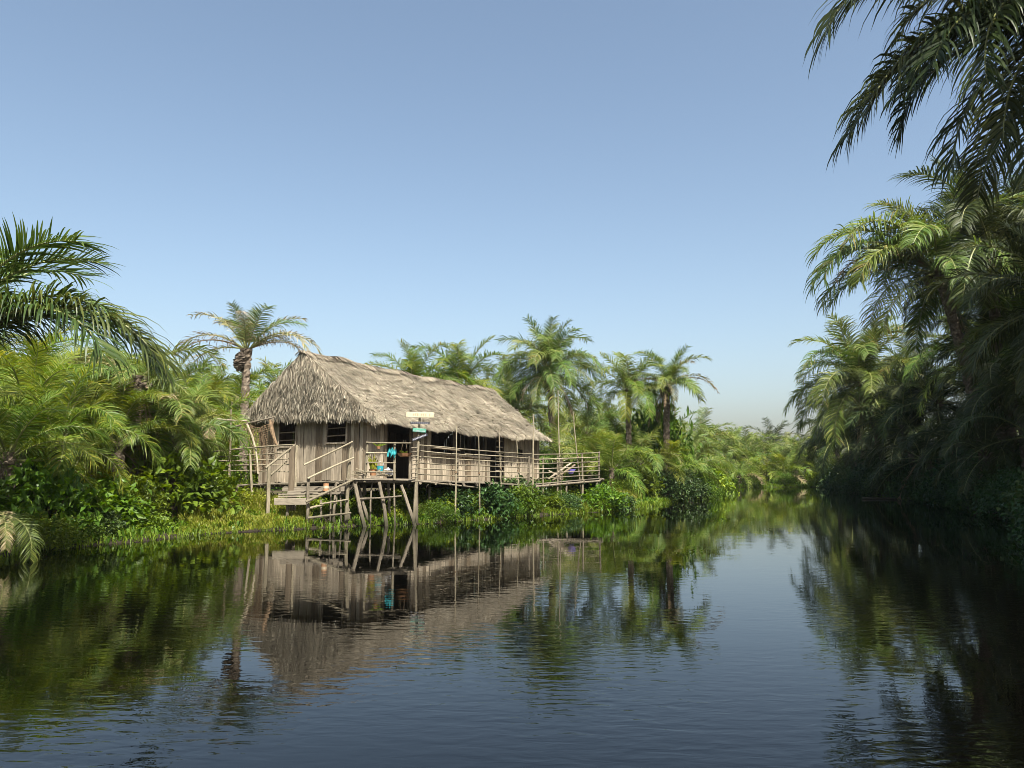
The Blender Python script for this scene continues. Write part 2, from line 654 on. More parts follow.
# ------------------------------------------------------------------ palm fronds
def frond_mesh(name, e0, droop, L=4.2, pairs=88, lmax=1.05, wid=0.038, segs=5, grav=1.0, seed=0, leaf='frond', stalk='rachis',
               keep=1.0, plume=0.5, tips=0.0, bendpow=1.5):
    """One feather leaf: arching stalk in the x-z plane, leaflets on both sides hanging under their weight."""
    r = np.random.default_rng(seed)
    NS = 28
    s = np.linspace(0, 1, NS + 1)
    ang = R(e0) - R(droop) * s ** bendpow
    dx, dz = np.cos(ang) * L / NS, np.sin(ang) * L / NS
    px = np.concatenate([[0], np.cumsum(dx[:-1])])
    pz = np.concatenate([[0], np.cumsum(dz[:-1])])
    swing = r.uniform(-.25, .25)
    py = swing * s ** 2 * L * 0.25
    P = np.stack([px, py, pz], 1)
    V, F, T, FM = [], [], [], []
    # stalk
    rv, rf = tube_data([P[i] for i in range(0, NS + 1, 2)], [0.045 * (1 - .88 * s[i]) + .004 for i in range(0, NS + 1, 2)], 5)
    V += [tuple(v) for v in rv]
    F += rf
    T += [0.5] * len(rf)
    FM += [1] * len(rf)
    down = np.array([0, 0, -1.0])
    for side in (-1, 1):
        for i in range(pairs):
            if r.random() > keep:
                continue
            t = 0.13 + 0.865 * (i + r.uniform(-.3, .3)) / pairs
            t = min(max(t, .1), .995)
            f = t * NS
            k = min(int(f), NS - 1)
            p = P[k] + (P[k + 1] - P[k]) * (f - k)
            tg = P[k + 1] - P[k]
            tg /= np.linalg.norm(tg)
            sd = np.array([0, side, 0.0])
            nup = np.cross(tg, np.array([0, 1.0, 0]))
            nup = nup if nup[2] > 0 or abs(tg[2]) > .95 else -nup
            prof = math.sin(math.pi * (0.12 + 0.80 * t) ** 0.9) ** 0.7
            ll = lmax * (0.30 + 0.70 * prof) * r.uniform(.82, 1.12)
            if r.random() < .09:
                ll *= r.uniform(.3, .7)                    # torn leaflets
            fwd = 0.35 + 0.75 * t
            d = sd + tg * fwd + nup * (0.22 + plume * r.uniform(-1, 1))
            d /= np.linalg.norm(d)
            wv = tg - d * tg.dot(d)
            wv /= np.linalg.norm(wv) + 1e-9
            tw = r.uniform(-.7, .7)
            bn = np.cross(d, wv)
            wv = wv * math.cos(tw) + bn * math.sin(tw)
            w0 = wid * r.uniform(.75, 1.2)
            g_ = grav * r.uniform(.55, 1.35)
            q = p.copy()
            base = len(V)
            tint = min(1, max(0, r.normal(.45 + .2 * t, .2)))
            prof_w = [0.55, 0.95, 1.0, 0.8, 0.5, 0.0] if segs == 5 else ([0.6, 1.0, 0.6, 0.0] if segs == 3 else [0.8, 0.9, 0.0])
            for j in range(segs + 1):
                hw = w0 * prof_w[j] * 0.5
                if j == segs:
                    V.append(tuple(q))
                else:
                    V.append(tuple(q - wv * hw))
                    V.append(tuple(q + wv * hw))
                step = ll / segs
                q = q + d * step
                d = d + down * (g_ * (0.10 + 1.15 * (j / segs)) * 3.2 / segs)
                d /= np.linalg.norm(d)
                wv = wv - d * wv.dot(d)
                wv /= np.linalg.norm(wv) + 1e-9
            for j in range(segs - 1):
                a = base + 2 * j
                F.append((a, a + 1, a + 3, a + 2))
                T.append(min(1, tint + (tips * j / segs)))
                FM.append(0)
            a = base + 2 * (segs - 1)
            F.append((a, a + 1, a + 2))
            T.append(min(1, tint + tips))
            FM.append(0)
    return mesh_np(name, V, F, [M[leaf], M[stalk]], T, FM)


FR = {}
ELEV = [84, 68, 52, 34, 10, -20]
DROOP = [52, 88, 112, 118, 100, 62]
for kind, leafm in (('green', 'frond'), ('bright', 'frond_bright'), ('dark', 'frond_dark')):
    for ei, e in enumerate(ELEV):
        for v in range(2):
            FR[(kind, ei, v)] = frond_mesh('frond', e + rnd.uniform(-6, 6), DROOP[ei] * rnd.uniform(.85, 1.15), seed=ei * 17 + v * 5 + len(kind),
                                           leaf=leafm, grav=[.5, .8, 1.15, 1.45, 1.6, 1.5][ei], plume=.65 if v else .45 * 1.0)
for ei, (e, dr) in enumerate([(70, 85), (50, 100), (36, 104), (8, 80)]):
    for v in range(2):
        FR[('near', ei, v)] = frond_mesh('frond', e, dr, seed=700 + ei * 3 + v, leaf='frond_near', lmax=1.35, wid=.046, pairs=80, grav=[.4, .9, 1.4, 1.6][ei], plume=.4)
        FR[('neardark', ei, v)] = frond_mesh('frond', e, dr, seed=720 + ei * 3 + v, leaf='frond_dark', lmax=1.2, wid=.04, pairs=84, grav=[.5, 1.0, 1.5, 1.7][ei], plume=.5)
for ei, e in enumerate([60, 35, 10]):
    for v in range(2):
        FR[('half', ei, v)] = frond_mesh('frond', e, [75, 105, 110][ei], seed=300 + ei * 3 + v, leaf='frond_half', lmax=.78, wid=.04, keep=.92,
                                         tips=.3, grav=1.1, pairs=64)
for ei, (e, dr) in enumerate([(25, 90), (-20, 60), (-55, 30), (-72, 14)]):
    for v in range(2):
        FR[('dry', ei, v)] = frond_mesh('frond', e, dr, seed=400 + ei * 3 + v, leaf='frond_dry', stalk='rachis_dry', lmax=.55, wid=.035, keep=.75,
                                        grav=1.8, pairs=46, plume=.8)
# coarser leaves for palms far off
for kind, leafm in (('green', 'frond'), ('bright', 'frond_bright'), ('dark', 'frond_dark'), ('dry', 'frond_dry')):
    for ei, e in enumerate(ELEV):
        FR[('far_' + kind, ei, 0)] = frond_mesh('frond', e, DROOP[ei], seed=500 + ei, leaf=leafm, pairs=40, segs=3, wid=.065, plume=.5, grav=1.3)

_trunks = {}


def trunk_mesh(h, r0, r1, lean, seed, head=True):
    r = np.random.default_rng(seed)
    n = max(10, int(h / 0.09))
    sides = 14
    V, F = [], []
    for i in range(n + 1):
        t = i / n
        z = h * t
        cx, cy_ = lean[0] * t ** 1.6, lean[1] * t ** 1.6
        rad = r0 * (1 - t) + r1 * t
        rad *= 1 + 0.5 * math.exp(-z / 0.25) * .6
        if head:
            rad *= 1 + 0.35 * math.exp(-((h - z) / 0.5) ** 2)      # swollen head of old leaf bases
        for k in range(sides):
            a = 2 * math.pi * k / sides
            pat = math.sin(a * 4 + z * 9) * math.sin(a * 4 - z * 9)
            top = math.exp(-max(0, h - z) / 1.1)
            rr = rad * (1 + (0.09 + .25 * top) * pat + r.uniform(-.11, .11) * (1 + 2 * top))
            V.append((cx + rr * math.cos(a), cy_ + rr * math.sin(a), z))
    for i in range(n):
        for k in range(sides):
            k2 = (k + 1) % sides
            F.append((i * sides + k, i * sides + k2, (i + 1) * sides + k2, (i + 1) * sides + k))
    F.append(tuple(n * sides + k for k in range(sides)))
    return mesh_np('trunk', V, F, [M['bark']])


def spathe_mesh(seed):
    """A clump of old fibrous fruit stalk, ragged and pendulous."""
    r = np.random.default_rng(seed)
    V, F = [], []
    n, sides = 22, 16
    for i in range(n + 1):
        t = i / n
        rad = 0.24 * math.sin(math.pi * (0.1 + .86 * t)) ** .8
        for k in range(sides):
            a = 2 * math.pi * k / sides
            rr = rad * (1 + r.uniform(-.42, .42))
            V.append((rr * math.cos(a) + .10 * t, rr * math.sin(a), -0.95 * t))
    for i in range(n):
        for k in range(sides):
            k2 = (k + 1) % sides
            F.append((i * sides + k, i * sides + k2, (i + 1) * sides + k2, (i + 1) * sides + k))
    F.append(tuple(n * sides + k for k in range(sides)))
    F.append(tuple(reversed(range(sides))))
    return mesh_np('fruit_clump', V, F, [M['bark']])


SPATHE = [spathe_mesh(3), spathe_mesh(9)]


def palm(label, x, y, h, n=20, scale=1.0, kind='green', seed=0, lean=(0, 0), r0=0.2, r1=0.15, dry=0, half=0, emin=0, emax=5,
         extra=(), group=None, clumps=0, far=False, head=True, base_z=None, auto=True):
    """A feather palm: trunk, a crown of separate fronds, hanging dry fronds, old fruit clumps."""
    r = random.Random(seed * 131 + 7)
    z0 = (gz(x, y) - 0.08) if base_z is None else base_z
    t = thing('palm_tree', label, 'palm tree', (x, y, z0), group)
    if h > 0.25:
        link('trunk', trunk_mesh(h, r0, r1, lean, seed, head), t)
    top = Vector((lean[0], lean[1], h))
    a0 = r.uniform(0, 6.28)
    pre = 'far_' if far else ''
    for i in range(n if auto else 0):
        q = (i + .5) / n
        ei = emin + q ** 0.85 * (emax - emin + .999)
        ei = max(0, min(5, int(ei)))
        az = a0 + i * 2.39996 + r.uniform(-.25, .25)
        key = (pre + kind, ei, 0 if far else r.randrange(2))
        sc = scale * r.uniform(.85, 1.12) * (0.82 if ei == 0 else 1.0)
        o = link('frond', FR[key], t, top + Vector((math.cos(az), math.sin(az), 0)) * r1 * .7 + Vector((0, 0, -.05 * ei)),
                 (r.uniform(-.28, .28), r.uniform(-.16, .16), az), sc)
    for i in range(half):
        az = r.uniform(0, 6.28)
        link('frond', FR[('half', r.randrange(3), r.randrange(2))], t, top, (0, r.uniform(-.1, .1), az), scale * r.uniform(.8, 1.05))
    for i in range(dry):
        az = r.uniform(0, 6.28)
        link('frond', FR[('far_dry', r.choice([3, 4, 5]), 0)] if far else FR[('dry', r.choice([1, 2, 2, 3]), r.randrange(2))], t,
             top + Vector((math.cos(az), math.sin(az), 0)) * r1 + Vector((0, 0, -.3)), (0, 0, az), scale * r.uniform(.6, .95))
    for (kk, ei, azd, sc) in extra:
        link('frond', FR[(kk, ei, r.randrange(2))], t, top + Vector((math.cos(R(azd)), math.sin(R(azd)), 0)) * r1 * .7, (0, 0, R(azd)), sc)
    for i in range(clumps):
        az = r.uniform(0, 6.28)
        link('fruit_clump', SPATHE[i % 2], t, top + Vector((math.cos(az) * r1 * 1.8, math.sin(az) * r1 * 1.8, -.15)), (0, 0, az), r.uniform(.5, .9))
    return t


# ------------------------------------------------------------------ shrubs
def shrub_meshes(leafm, nclump, per, ll, lw, seed, dome=0.8, droop=.5, spread=.2):
    """(foliage mesh, stem mesh) of a rounded, clumpy shrub of radius 1 and height about 1.5."""
    r = np.random.default_rng(seed)
    V, F, T = [], [], []
    tips = []
    for c in range(nclump):
        a = r.uniform(0, 2 * math.pi)
        e = math.asin(r.uniform(-.1, 1))
        rad = r.uniform(.45, 1.08) ** .6
        cx = math.cos(a) * math.cos(e) * rad
        cy_ = math.sin(a) * math.cos(e) * rad
        cz = .25 + 1.15 * math.sin(e) * rad * dome + r.uniform(-.1, .1)
        tips.append((cx, cy_, max(.1, cz)))
        ct = r.normal(.5, .17)
        cs = r.uniform(.6, 1.3) * spread
        for k in range(per):
            p = np.array([cx, cy_, cz]) + r.normal(0, 1, 3) * cs * np.array([1, 1, .8])
            out = p - np.array([0, 0, .4])
            out /= np.linalg.norm(out) + 1e-6
            d = out * .5 + r.normal(0, .6, 3) + np.array([0, 0, .25 - droop * r.uniform(0, 1)])
            d /= np.linalg.norm(d)
            u = np.cross(d, np.array([0, 0, 1.0]) + r.normal(0, .45, 3))
            u /= np.linalg.norm(u) + 1e-6
            nn = np.cross(u, d)
            L_ = ll * r.uniform(.55, 1.25)
            W_ = lw * r.uniform(.7, 1.2)
            b = len(V)
            m = p + d * L_ * .45
            V += [tuple(p), tuple(m - u * W_ + nn * W_ * .35), tuple(p + d * L_ - nn * L_ * .18), tuple(m + u * W_ + nn * W_ * .35), tuple(m)]
            F += [(b, b + 4, b + 1), (b + 1, b + 4, b + 2), (b, b + 3, b + 4), (b + 4, b + 3, b + 2)]
            tt = min(1, max(0, ct + r.normal(0, .16)))
            T += [tt] * 4
    fol = mesh_np('foliage', V, F, [M[leafm]], T)
    SV, SF = [], []
    for i in r.choice(len(tips), min(9, len(tips)), replace=False):
        tx, ty, tz = tips[i]
        v, f = tube_data([(0.04 * tx, .04 * ty, -.15), (tx * .35, ty * .35, tz * .55), (tx * .9, ty * .9, tz * .95)], [.035, .022, .008], 5)
        b = len(SV)
        SV += [tuple(q) for q in v]
        SF += [tuple(b + k for k in q) for q in f]
    st = mesh_np('stem', SV, SF, [M['stem']])
    return fol, st


SH = {
    'broad': [shrub_meshes('shrub', 60, 22, .24, .060, 21 + i) for i in range(3)],
    'fine': [shrub_meshes('shrub', 95, 34, .12, .030, 31 + i, spread=.16) for i in range(3)],
    'dark': [shrub_meshes('shrub_dark', 60, 24, .26, .062, 41 + i, droop=.7) for i in range(3)],
    'yellow': [shrub_meshes('shrub_yellow', 70, 26, .15, .042, 51 + i, spread=.17) for i in range(3)],
    'darkfine': [shrub_meshes('shrub_dark', 95, 34, .13, .034, 61 + i, spread=.17, droop=.8) for i in range(3)],
}


def shrub(label, x, y, s, hz=1.0, kind='broad', group=None, seed=None, sink=0.05, name='shrub'):
    r = random.Random(seed if seed is not None else int(x * 91 + y * 57))
    t = thing(name, label, 'shrub', (x, y, max(gz(x, y), -.12) - sink), group, r.uniform(0, 6.28))
    fol, st = SH[kind][r.randrange(3)]
    link('foliage', fol, t, (0, 0, 0), (0, 0, 0), (s * r.uniform(.85, 1.2), s * r.uniform(.85, 1.2), s * hz))
    link('stem', st, t, (0, 0, 0), (0, 0, 0), (s, s, s * hz))
    return t


# =================================================================== the hut
C = Vector((-4.87, 26.0, 0))
DL = Vector((0.547, 0.837, 0))
DM = Vector((-0.837, 0.547, 0))
LEN, WID = 11.15, 5.35


def hp(a, b, z=0.0, ol=0.0, om=0.0):
    """Point of the hut plan: a along its length, b across it (0..1), plus metres of overhang."""
    p = C + DL * (a * LEN + ol) + DM * (b * WID + om)
    return Vector((p.x, p.y, z))


def floor_z(a, b):
    return 1.44 - 0.36 * a - 0.2 * b


def eave_z(a):
    return 3.42 - 0.28 * a


def ridge_z(a):
    return 5.86 - 0.33 * a


hut = thing('stilt_hut', 'weathered plank hut on stilts with long shaggy thatched roof', 'hut', (-3.9, 30.2, 0.3))
HB = Vector(hut.location)


def roof_pt(side, a, t, lift=0.0):
    """Roof surface: side 0 front, 1 back; t 0 at the eave and 1 at the ridge."""
    a = a - .016 * t * max(0.0, 1 - (a + .024) / .1)
    e = hp(a, 0, eave_z(a), 0, -.46) if side == 0 else hp(a, 1, eave_z(a) + .02, 0, .46)
    rd = hp(a, .5, ridge_z(a))
    p = e.lerp(rd, t)
    p.z += -0.10 * math.sin(math.pi * t) + 0.035 * math.sin(a * 23 + t * 5) + .03 * math.sin(a * 41 + t * 9) - 0.06 * math.sin(math.pi * min(1, max(0, a)))
    if lift:
        nrm = Vector((-DM.x, -DM.y, 0)) if side == 0 else Vector((DM.x, DM.y, 0))
        nrm = (nrm * .62 + Vector((0, 0, .78))).normalized()
        p = p + nrm * lift
    return p


# roof slab: one closed sheet over both slopes
A0, A1, NA, NT = -0.024, 1.002, 40, 10
V, F = [], []
prof = [(0, k / NT) for k in range(NT + 1)] + [(1, 1 - k / NT) for k in range(1, NT + 1)]
NP = len(prof)
for lay, lift in ((0, 0.0), (1, -0.13)):
    for i in range(NA + 1):
        a = A0 + (A1 - A0) * i / NA
        for (sd, t) in prof:
            V.append(roof_pt(sd, a, t) + Vector((0, 0, lift)) - HB)
off = (NA + 1) * NP
for i in range(NA):
    for k in range(NP - 1):
        q = (i * NP + k, (i + 1) * NP + k, (i + 1) * NP + k + 1, i * NP + k + 1)
        F.append(q)
        F.append(tuple(off + v for v in reversed(q)))
for i in range(NA):
    F.append((i * NP, off + i * NP, off + (i + 1) * NP, (i + 1) * NP))
    e = NP - 1
    F.append((i * NP + e, (i + 1) * NP + e, off + (i + 1) * NP + e, off + i * NP + e))
for i in (0, NA):
    for k in range(NP - 1):
        F.append((i * NP + k, i * NP + k + 1, off + i * NP + k + 1, off + i * NP + k))
roof = link('roof', mesh_np('roof', V, F, [M['thatch']], tint=[.25] * len(F)), hut)
roof['label'] = 'grey brown palm thatch roof with ragged eaves'


def strips(items):
    """items: (point, downhill, normal, length, width, droop, lift, tint) -> mesh data of bent leaf strips."""
    V, F, T = [], [], []
    for (p, d, nrm, L_, W_, droop, lift, tint) in items:
        u = d.cross(nrm).normalized()
        tw = rnd.uniform(-.5, .5)
        u = (u * math.cos(tw) + nrm * math.sin(tw)).normalized()
        b = len(V)
        p0 = p + nrm * 0.01
        p1 = p + d * L_ * .5 + nrm * lift + Vector((0, 0, -droop * .25))
        p2 = p + d * L_ + nrm * lift * 1.3 + Vector((0, 0, -droop))
        for q, ww in ((p0, .8), (p1, 1.0), (p2, .35)):
            V.append(q - u * W_ * ww * .5)
            V.append(q + u * W_ * ww * .5)
        F += [(b, b + 1, b + 3, b + 2), (b + 2, b + 3, b + 5, b + 4)]
        T += [tint, min(1, tint + .06)]
    return V, F, T


items = []
upv = Vector((0, 0, 1))
for side, count in ((0, 38000), (1, 4500)):
    for i in range(count):
        a = rnd.uniform(A0 - .006, A1 + .006)
        courses = 15
        t = (rnd.randrange(courses) + rnd.gauss(.35, .22)) / courses
        if rnd.random() < .10:
            t = rnd.uniform(0, .03)
        t = min(1.0, max(0.0, t))
        p = roof_pt(side, a, t)
        dn = (roof_pt(side, a, max(0, t - .05)) - roof_pt(side, a, max(0, t - .05) + .05)).normalized()
        lat = DL.copy()
        nrm = lat.cross(dn).normalized()
        if nrm.z < 0:
            nrm = -nrm
        d = (dn + lat * rnd.gauss(.12, .45)).normalized()
        edge = t < .06
        items.append((p - HB, d, nrm, rnd.uniform(.12, .30) * (1.0 if edge else 1), rnd.uniform(.018, .040),
                      rnd.uniform(.03, .10) if edge else rnd.uniform(0, .03), abs(rnd.gauss(.014, .03)) + .006,
                      min(1, max(0, rnd.gauss(.52, .24)))))
# shaggy thatch screen on the near gable
GL = hp(A0, 0, eave_z(0) + .16, -.06, -.46)
GRt = hp(A0, 1, eave_z(0) + .34, -.06, .52)
GA = hp(A0, .5, ridge_z(0) + .03, -.24)


def gable_pt(s, t):
    lo = GL.lerp(GRt, s)
    hi = GA
    p = lo.lerp(hi, t)
    return p - DL * (0.06 * math.sin(math.pi * t))


gn = (GRt - GL).cross(GA - GL).normalized()
if gn.y > 0:
    gn = -gn
V2, F2 = [], []
NSX, NTX = 16, 10
for lay in (0, 1):
    for j in range(NTX + 1):
        for i in range(NSX + 1):
            s_, t_ = i / NSX, j / NTX
            lo = GL.lerp(GRt, s_)
            p = lo.lerp(GL.lerp(GRt, .5).lerp(GA, 1) if False else GA, t_) - DL * (0.06 * math.sin(math.pi * t_))
            V2.append(p - gn * (.10 * lay) - HB)
o2 = (NTX + 1) * (NSX + 1)
for j in range(NTX):
    for i in range(NSX):
        q = (j * (NSX + 1) + i, j * (NSX + 1) + i + 1, (j + 1) * (NSX + 1) + i + 1, (j + 1) * (NSX + 1) + i)
        F2.append(q)
        F2.append(tuple(o2 + v for v in reversed(q)))
for i in range(NSX):
    F2.append((i, o2 + i, o2 + i + 1, i + 1))
gab = link('gable_thatch', mesh_np('gable_thatch', V2, F2, [M['thatch']], tint=[.25] * len(F2)), hut)
gitems = []
for i in range(9000):
    t = 1 - math.sqrt(rnd.random())
    if rnd.random() < .16:
        t = rnd.uniform(0, .04)
    s_ = rnd.uniform(-.03, 1.03)
    p = gable_pt(s_, t)
    acr = (GRt - GL).normalized()
    dn = (GL.lerp(GRt, .5) - GA).normalized()
    d = (dn + acr * rnd.gauss(-.15, .5)).normalized()
    gitems.append((p - HB, d, gn, rnd.uniform(.18, .42) * (.75 if t < .08 else 1), rnd.uniform(.02, .042), rnd.uniform(0, .08), abs(rnd.gauss(.015, .035)) + .008,
                   min(1, max(0, rnd.gauss(.52, .24)))))
# ragged edge along the rakes and the ridge
for i in range(1500):
    u_ = rnd.random()
    sd = rnd.randrange(2)
    ae = A0 if rnd.random() < .25 else A1
    p = roof_pt(sd, ae, u_)
    d = ((-DL if ae == A0 else DL) * rnd.uniform(.1, .9) + Vector((0, 0, -1)) * rnd.uniform(.4, 1) + (DM if sd else -DM) * .7).normalized()
    gitems.append((p - HB, d, upv, rnd.uniform(.15, .4), rnd.uniform(.02, .05), .05, .01, min(1, max(0, rnd.gauss(.4, .2)))))
for i in range(1900):
    a = rnd.uniform(A0 - .012, A1)
    sd = rnd.randrange(2)
    p = roof_pt(sd, a, 1.0) + Vector((0, 0, .05))
    d = ((DM if sd else -DM) * .85 + Vector((0, 0, -.5)) + DL * rnd.gauss(0, .4)).normalized()
    gitems.append((p - HB, d, upv, rnd.uniform(.25, .5), rnd.uniform(.03, .06), .03, .02, min(1, max(0, rnd.gauss(.35, .2)))))
for nm, it, par in (('thatch', items, roof), ('thatch', gitems, gab)):
    v, f, t = strips(it)
    th = link(nm, mesh_np(nm, v, f, [M['thatch']], t), par)
    th['kind'] = 'stuff'
# ridge pole poking out over the near gable, and roof poles under the eaves
pole('ridge_pole', hut, hp(A0, .5, ridge_z(0) + .02, -.42), hp(1.03, .5, ridge_z(1) - .12), .05, 'log', bend=.002)


# walls of separate planks
def wall_run(a0, b0, a1, b1, spec, wmin=.15, wmax=.24, mat='plank', thick=.03):
    """Vertical planks between two plan points; spec(s) -> list of (z0, z1) above the floor for that plank."""
    P0, P1 = hp(a0, b0), hp(a1, b1)
    L_ = (P1 - P0).length
    d = (P1 - P0).normalized()
    x = 0.0
    while x < L_ - .03:
        w_ = min(rnd.uniform(wmin, wmax), L_ - x)
        s_ = (x + w_ / 2) / L_
        a, b = a0 + (a1 - a0) * s_, b0 + (b1 - b0) * s_
        fz = floor_z(a, b)
        for (z0, z1) in spec(s_):
            tilt = d * rnd.uniform(-.02, .02)
            q = P0 + d * (x + w_ / 2)
            nrm = Vector((d.y, -d.x, 0)) * rnd.uniform(-.008, .008)
            board('plank', hut, Vector((q.x, q.y, fz + z0 + rnd.uniform(-.03, .02))) + nrm, Vector((q.x, q.y, fz + z1 + rnd.uniform(-.02, .03))) + nrm + tilt,
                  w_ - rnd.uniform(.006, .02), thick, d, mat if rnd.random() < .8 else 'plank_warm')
        x += w_


TOPZ = 2.2


def left_spec(s):                       # near gable wall, s = b
    if .17 < s < .36 or .64 < s < .815:
        return [(0, 1.28)]
    return [(0, TOPZ)]


def front_spec(s):
    if .084 < s < .207 or .646 < s < .75:
        return []
    if .298 <= s <= .646:
        return [(0, .98)]
    if .83 < s < .875:
        return [(0, 1.22), (1.5, TOPZ)]
    return [(0, TOPZ)]


wall_run(0, 0, 0, 1, left_spec)
wall_run(0, 0, 1, 0, front_spec)
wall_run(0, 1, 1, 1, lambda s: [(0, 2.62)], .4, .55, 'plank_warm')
wall_run(1, 0, 1, 1, lambda s: [(0, 2.3 + 2.05 * (1 - abs(2 * s - 1)))], .2, .28)
# frame posts carrying the roof, running down to the bank
for (a, b) in ((0, 0), (.084, 0), (.207, 0), (.298, 0), (.435, 0), (.63, 0), (.753, 0), (1, 0), (0, 1), (1, 1), (0, .5), (.5, 1), (1, .5)):
    p = hp(a, b, 0, .05, .10)
    zt = eave_z(a) + (.15 if b in (0, 1) else 1.6)
    pole('post', hut, (p.x, p.y, gz(p.x, p.y) - .3), (p.x, p.y, zt), .065, 'log', bend=.006)
# floor joists and boards
for i in range(17):
    a = i / 16
    p0, p1 = hp(a, 0, floor_z(a, 0) - .09, 0, -.1), hp(a, 1, floor_z(a, 1) - .09, 0, .1)
    pole('floor_joist', hut, p0, p1, .05, 'log', bend=.004)
for i in range(18):
    b = (i + .5) / 18
    board('floor_board', hut, hp(0, b, floor_z(0, b) - .02, -.05), hp(1, b, floor_z(1, b) - .02, .05), .27, .035, DM, 'board')
# sill beams
pole('sill_beam', hut, hp(0, 0, floor_z(0, 0) - .06, 0, -.08), hp(0, 1, floor_z(0, 1) - .06, -.05, 0), .055, 'log', bend=.004)
pole('sill_beam', hut, hp(0, 0, floor_z(0, 0) - .06, -.1, -.05), hp(1, 0, floor_z(1, 0) - .06, .1, -.05), .055, 'log', bend=.004)
# windows of the gable wall: frame laths and two bars each
for (b0, b1) in ((.17, .36), (.64, .815)):
    fz = floor_z(0, (b0 + b1) / 2)
    wnd = board('window', hut, hp(0, b0, fz + 1.27, -.045), hp(0, b1, fz + 1.27, -.045), .07, .05, Vector((0, 0, 1)), 'plank')
    for zz in (1.52, 1.78):
        nest(board('window_bar', hut, hp(0, b0, fz + zz + rnd.uniform(-.03, .03), -.02), hp(0, b1, fz + zz + rnd.uniform(-.03, .03), -.02), .04, .02, Vector((0, 0, 1)), 'plank_warm'), wnd)
    for bb in (b0, b1):
        nest(board('window_jamb', hut, hp(0, bb, fz + 1.2, -.04), hp(0, bb, fz + 2.0, -.04), .07, .04, DM), wnd)
# rail on top of the half wall, lintel over the openings, inner lattice by the far door
board('wall_rail', hut, hp(.298, 0, floor_z(.3, 0) + 1.0, 0, -.05), hp(.646, 0, floor_z(.65, 0) + 1.0, 0, -.05), .09, .07, Vector((0, 0, 1)))
for k in range(6):
    zz = .5 + k * .25
    board('lattice_slat', hut, hp(.70, 0, floor_z(.7, 0) + zz, 0, .10), hp(.75, 0, floor_z(.75, 0) + zz, 0, .10), .05, .02, Vector((0, 0, 1)))
board('window', hut, hp(.825, 0, floor_z(.83, 0) + 1.2, 0, -.03), hp(.88, 0, floor_z(.88, 0) + 1.2, 0, -.03), .06, .04, Vector((0, 0, 1)))
board('shelf', hut, hp(.29, 0, floor_z(.3, 0) + 1.22, 0, -.22), hp(.42, 0, floor_z(.42, 0) + 1.18, 0, -.22), .28, .05, DM, 'plank')

# =================================================================== veranda deck in front of the hut
Zd = 1.40
deck = thing('veranda_deck', 'plank veranda deck on crooked log stilts along the front of the hut', 'deck', (-2.0, 28.0, 0.2))
f0, f1, f2 = at(417, 479, 25.3), at(531, 485, 31.5), at(599, 483, 33.5)


def zl(p, z):
    return Vector((p.x, p.y, z))


# boards laid along the front, from the rail line back to the wall
n = 9
for i in range(n):
    q = (i + .5) / n
    wa, wb = hp(.16, 0, 0, 0, -.10), hp(.97, 0, 0, 0, -.10)
    s0 = zl(f0, 0).lerp(wa, q)
    s1 = zl(f1, 0).lerp(wb, q)
    board('deck_board', deck, zl(s0, 1.38), zl(s1, 1.12), .19, .035, DM, 'board')
for i in range(10):
    q = i / 9
    s0 = zl(f0, 0).lerp(zl(f1, 0), q)
    s1 = hp(.16, 0).lerp(hp(.97, 0), q)
    zz = 1.38 + (1.12 - 1.38) * q - .07
    pole('joist', deck, zl(s0, zz) - Vector((DM.x, DM.y, 0)) * .15, zl(s1, zz), .045, 'log', bend=.008)
pole('beam', deck, at(404, 481, 25.4), at(470, 486, 28.4), .07, 'log', bend=.006)
pole('beam', deck, at(466, 487, 28.3), at(536, 487, 31.8), .05, 'log', bend=.006)
for (px, Yd) in ((430, 26.6), (462, 28.6), (495, 30.2), (520, 31.2)):
    p = at(px, 487, Yd)
    pole('stilt', deck, (p.x, p.y, gz(p.x, p.y) - .35), p, .055, 'log', bend=.02)

# landing by the door with its log stilts
land = thing('landing', 'small landing of loose planks on leaning log stilts before the dark doorway', 'landing', (-4.2, 25.2, 0.1))
for i in range(8):
    q = i / 7
    p0 = zl(at(352, 478, 24.3), 1.44).lerp(hp(-.02, 0, 1.44, 0, -.12), q)
    p1 = zl(at(417, 478, 25.0), 1.42).lerp(hp(.17, 0, 1.40, 0, -.12), q)
    board('deck_board', land, p0, p1, .2, .04, DM, 'board')
pole('beam', land, at(346, 480, 24.25), at(405, 481, 24.9), .07, 'log', bend=.01)
pole('beam', land, at(353, 483, 25.3), at(420, 483, 26.2), .06, 'log', bend=.01)
for (ax, ay, bx, by, yy, rr) in ((355, 484, 366, 524, 24.2, .068), (379, 482, 387, 521, 24.5, .062), (401, 485, 416, 520, 24.6, .06), (357, 480, 372, 513, 24.9, .06),
                                 (345, 480, 352, 512, 24.9, .06), (388, 482, 390, 512, 25.4, .05),
                                 (372, 483, 371, 520, 24.7, .03), (394, 483, 395, 519, 24.7, .03), (340, 484, 342, 520, 24.3, .03), (331, 486, 330, 521, 24.1, .028)):
    p, q = at(ax, ay, yy), at(bx, by, yy - .1)
    q.z = min(q.z, -.12)
    pole('stilt', land, q, p, rr, 'log', bend=.02, taper=.9)
pole('brace', land, at(357, 499, 24.15), at(402, 496, 24.4), .035, 'log', bend=.02)
for k in range(4):
    pole('log_end', land, at(350 + k * 3, 488 - k * 3, 24.3), at(360 + k * 2, 483 - k * 3, 25.0), .06, 'log', bend=.01)

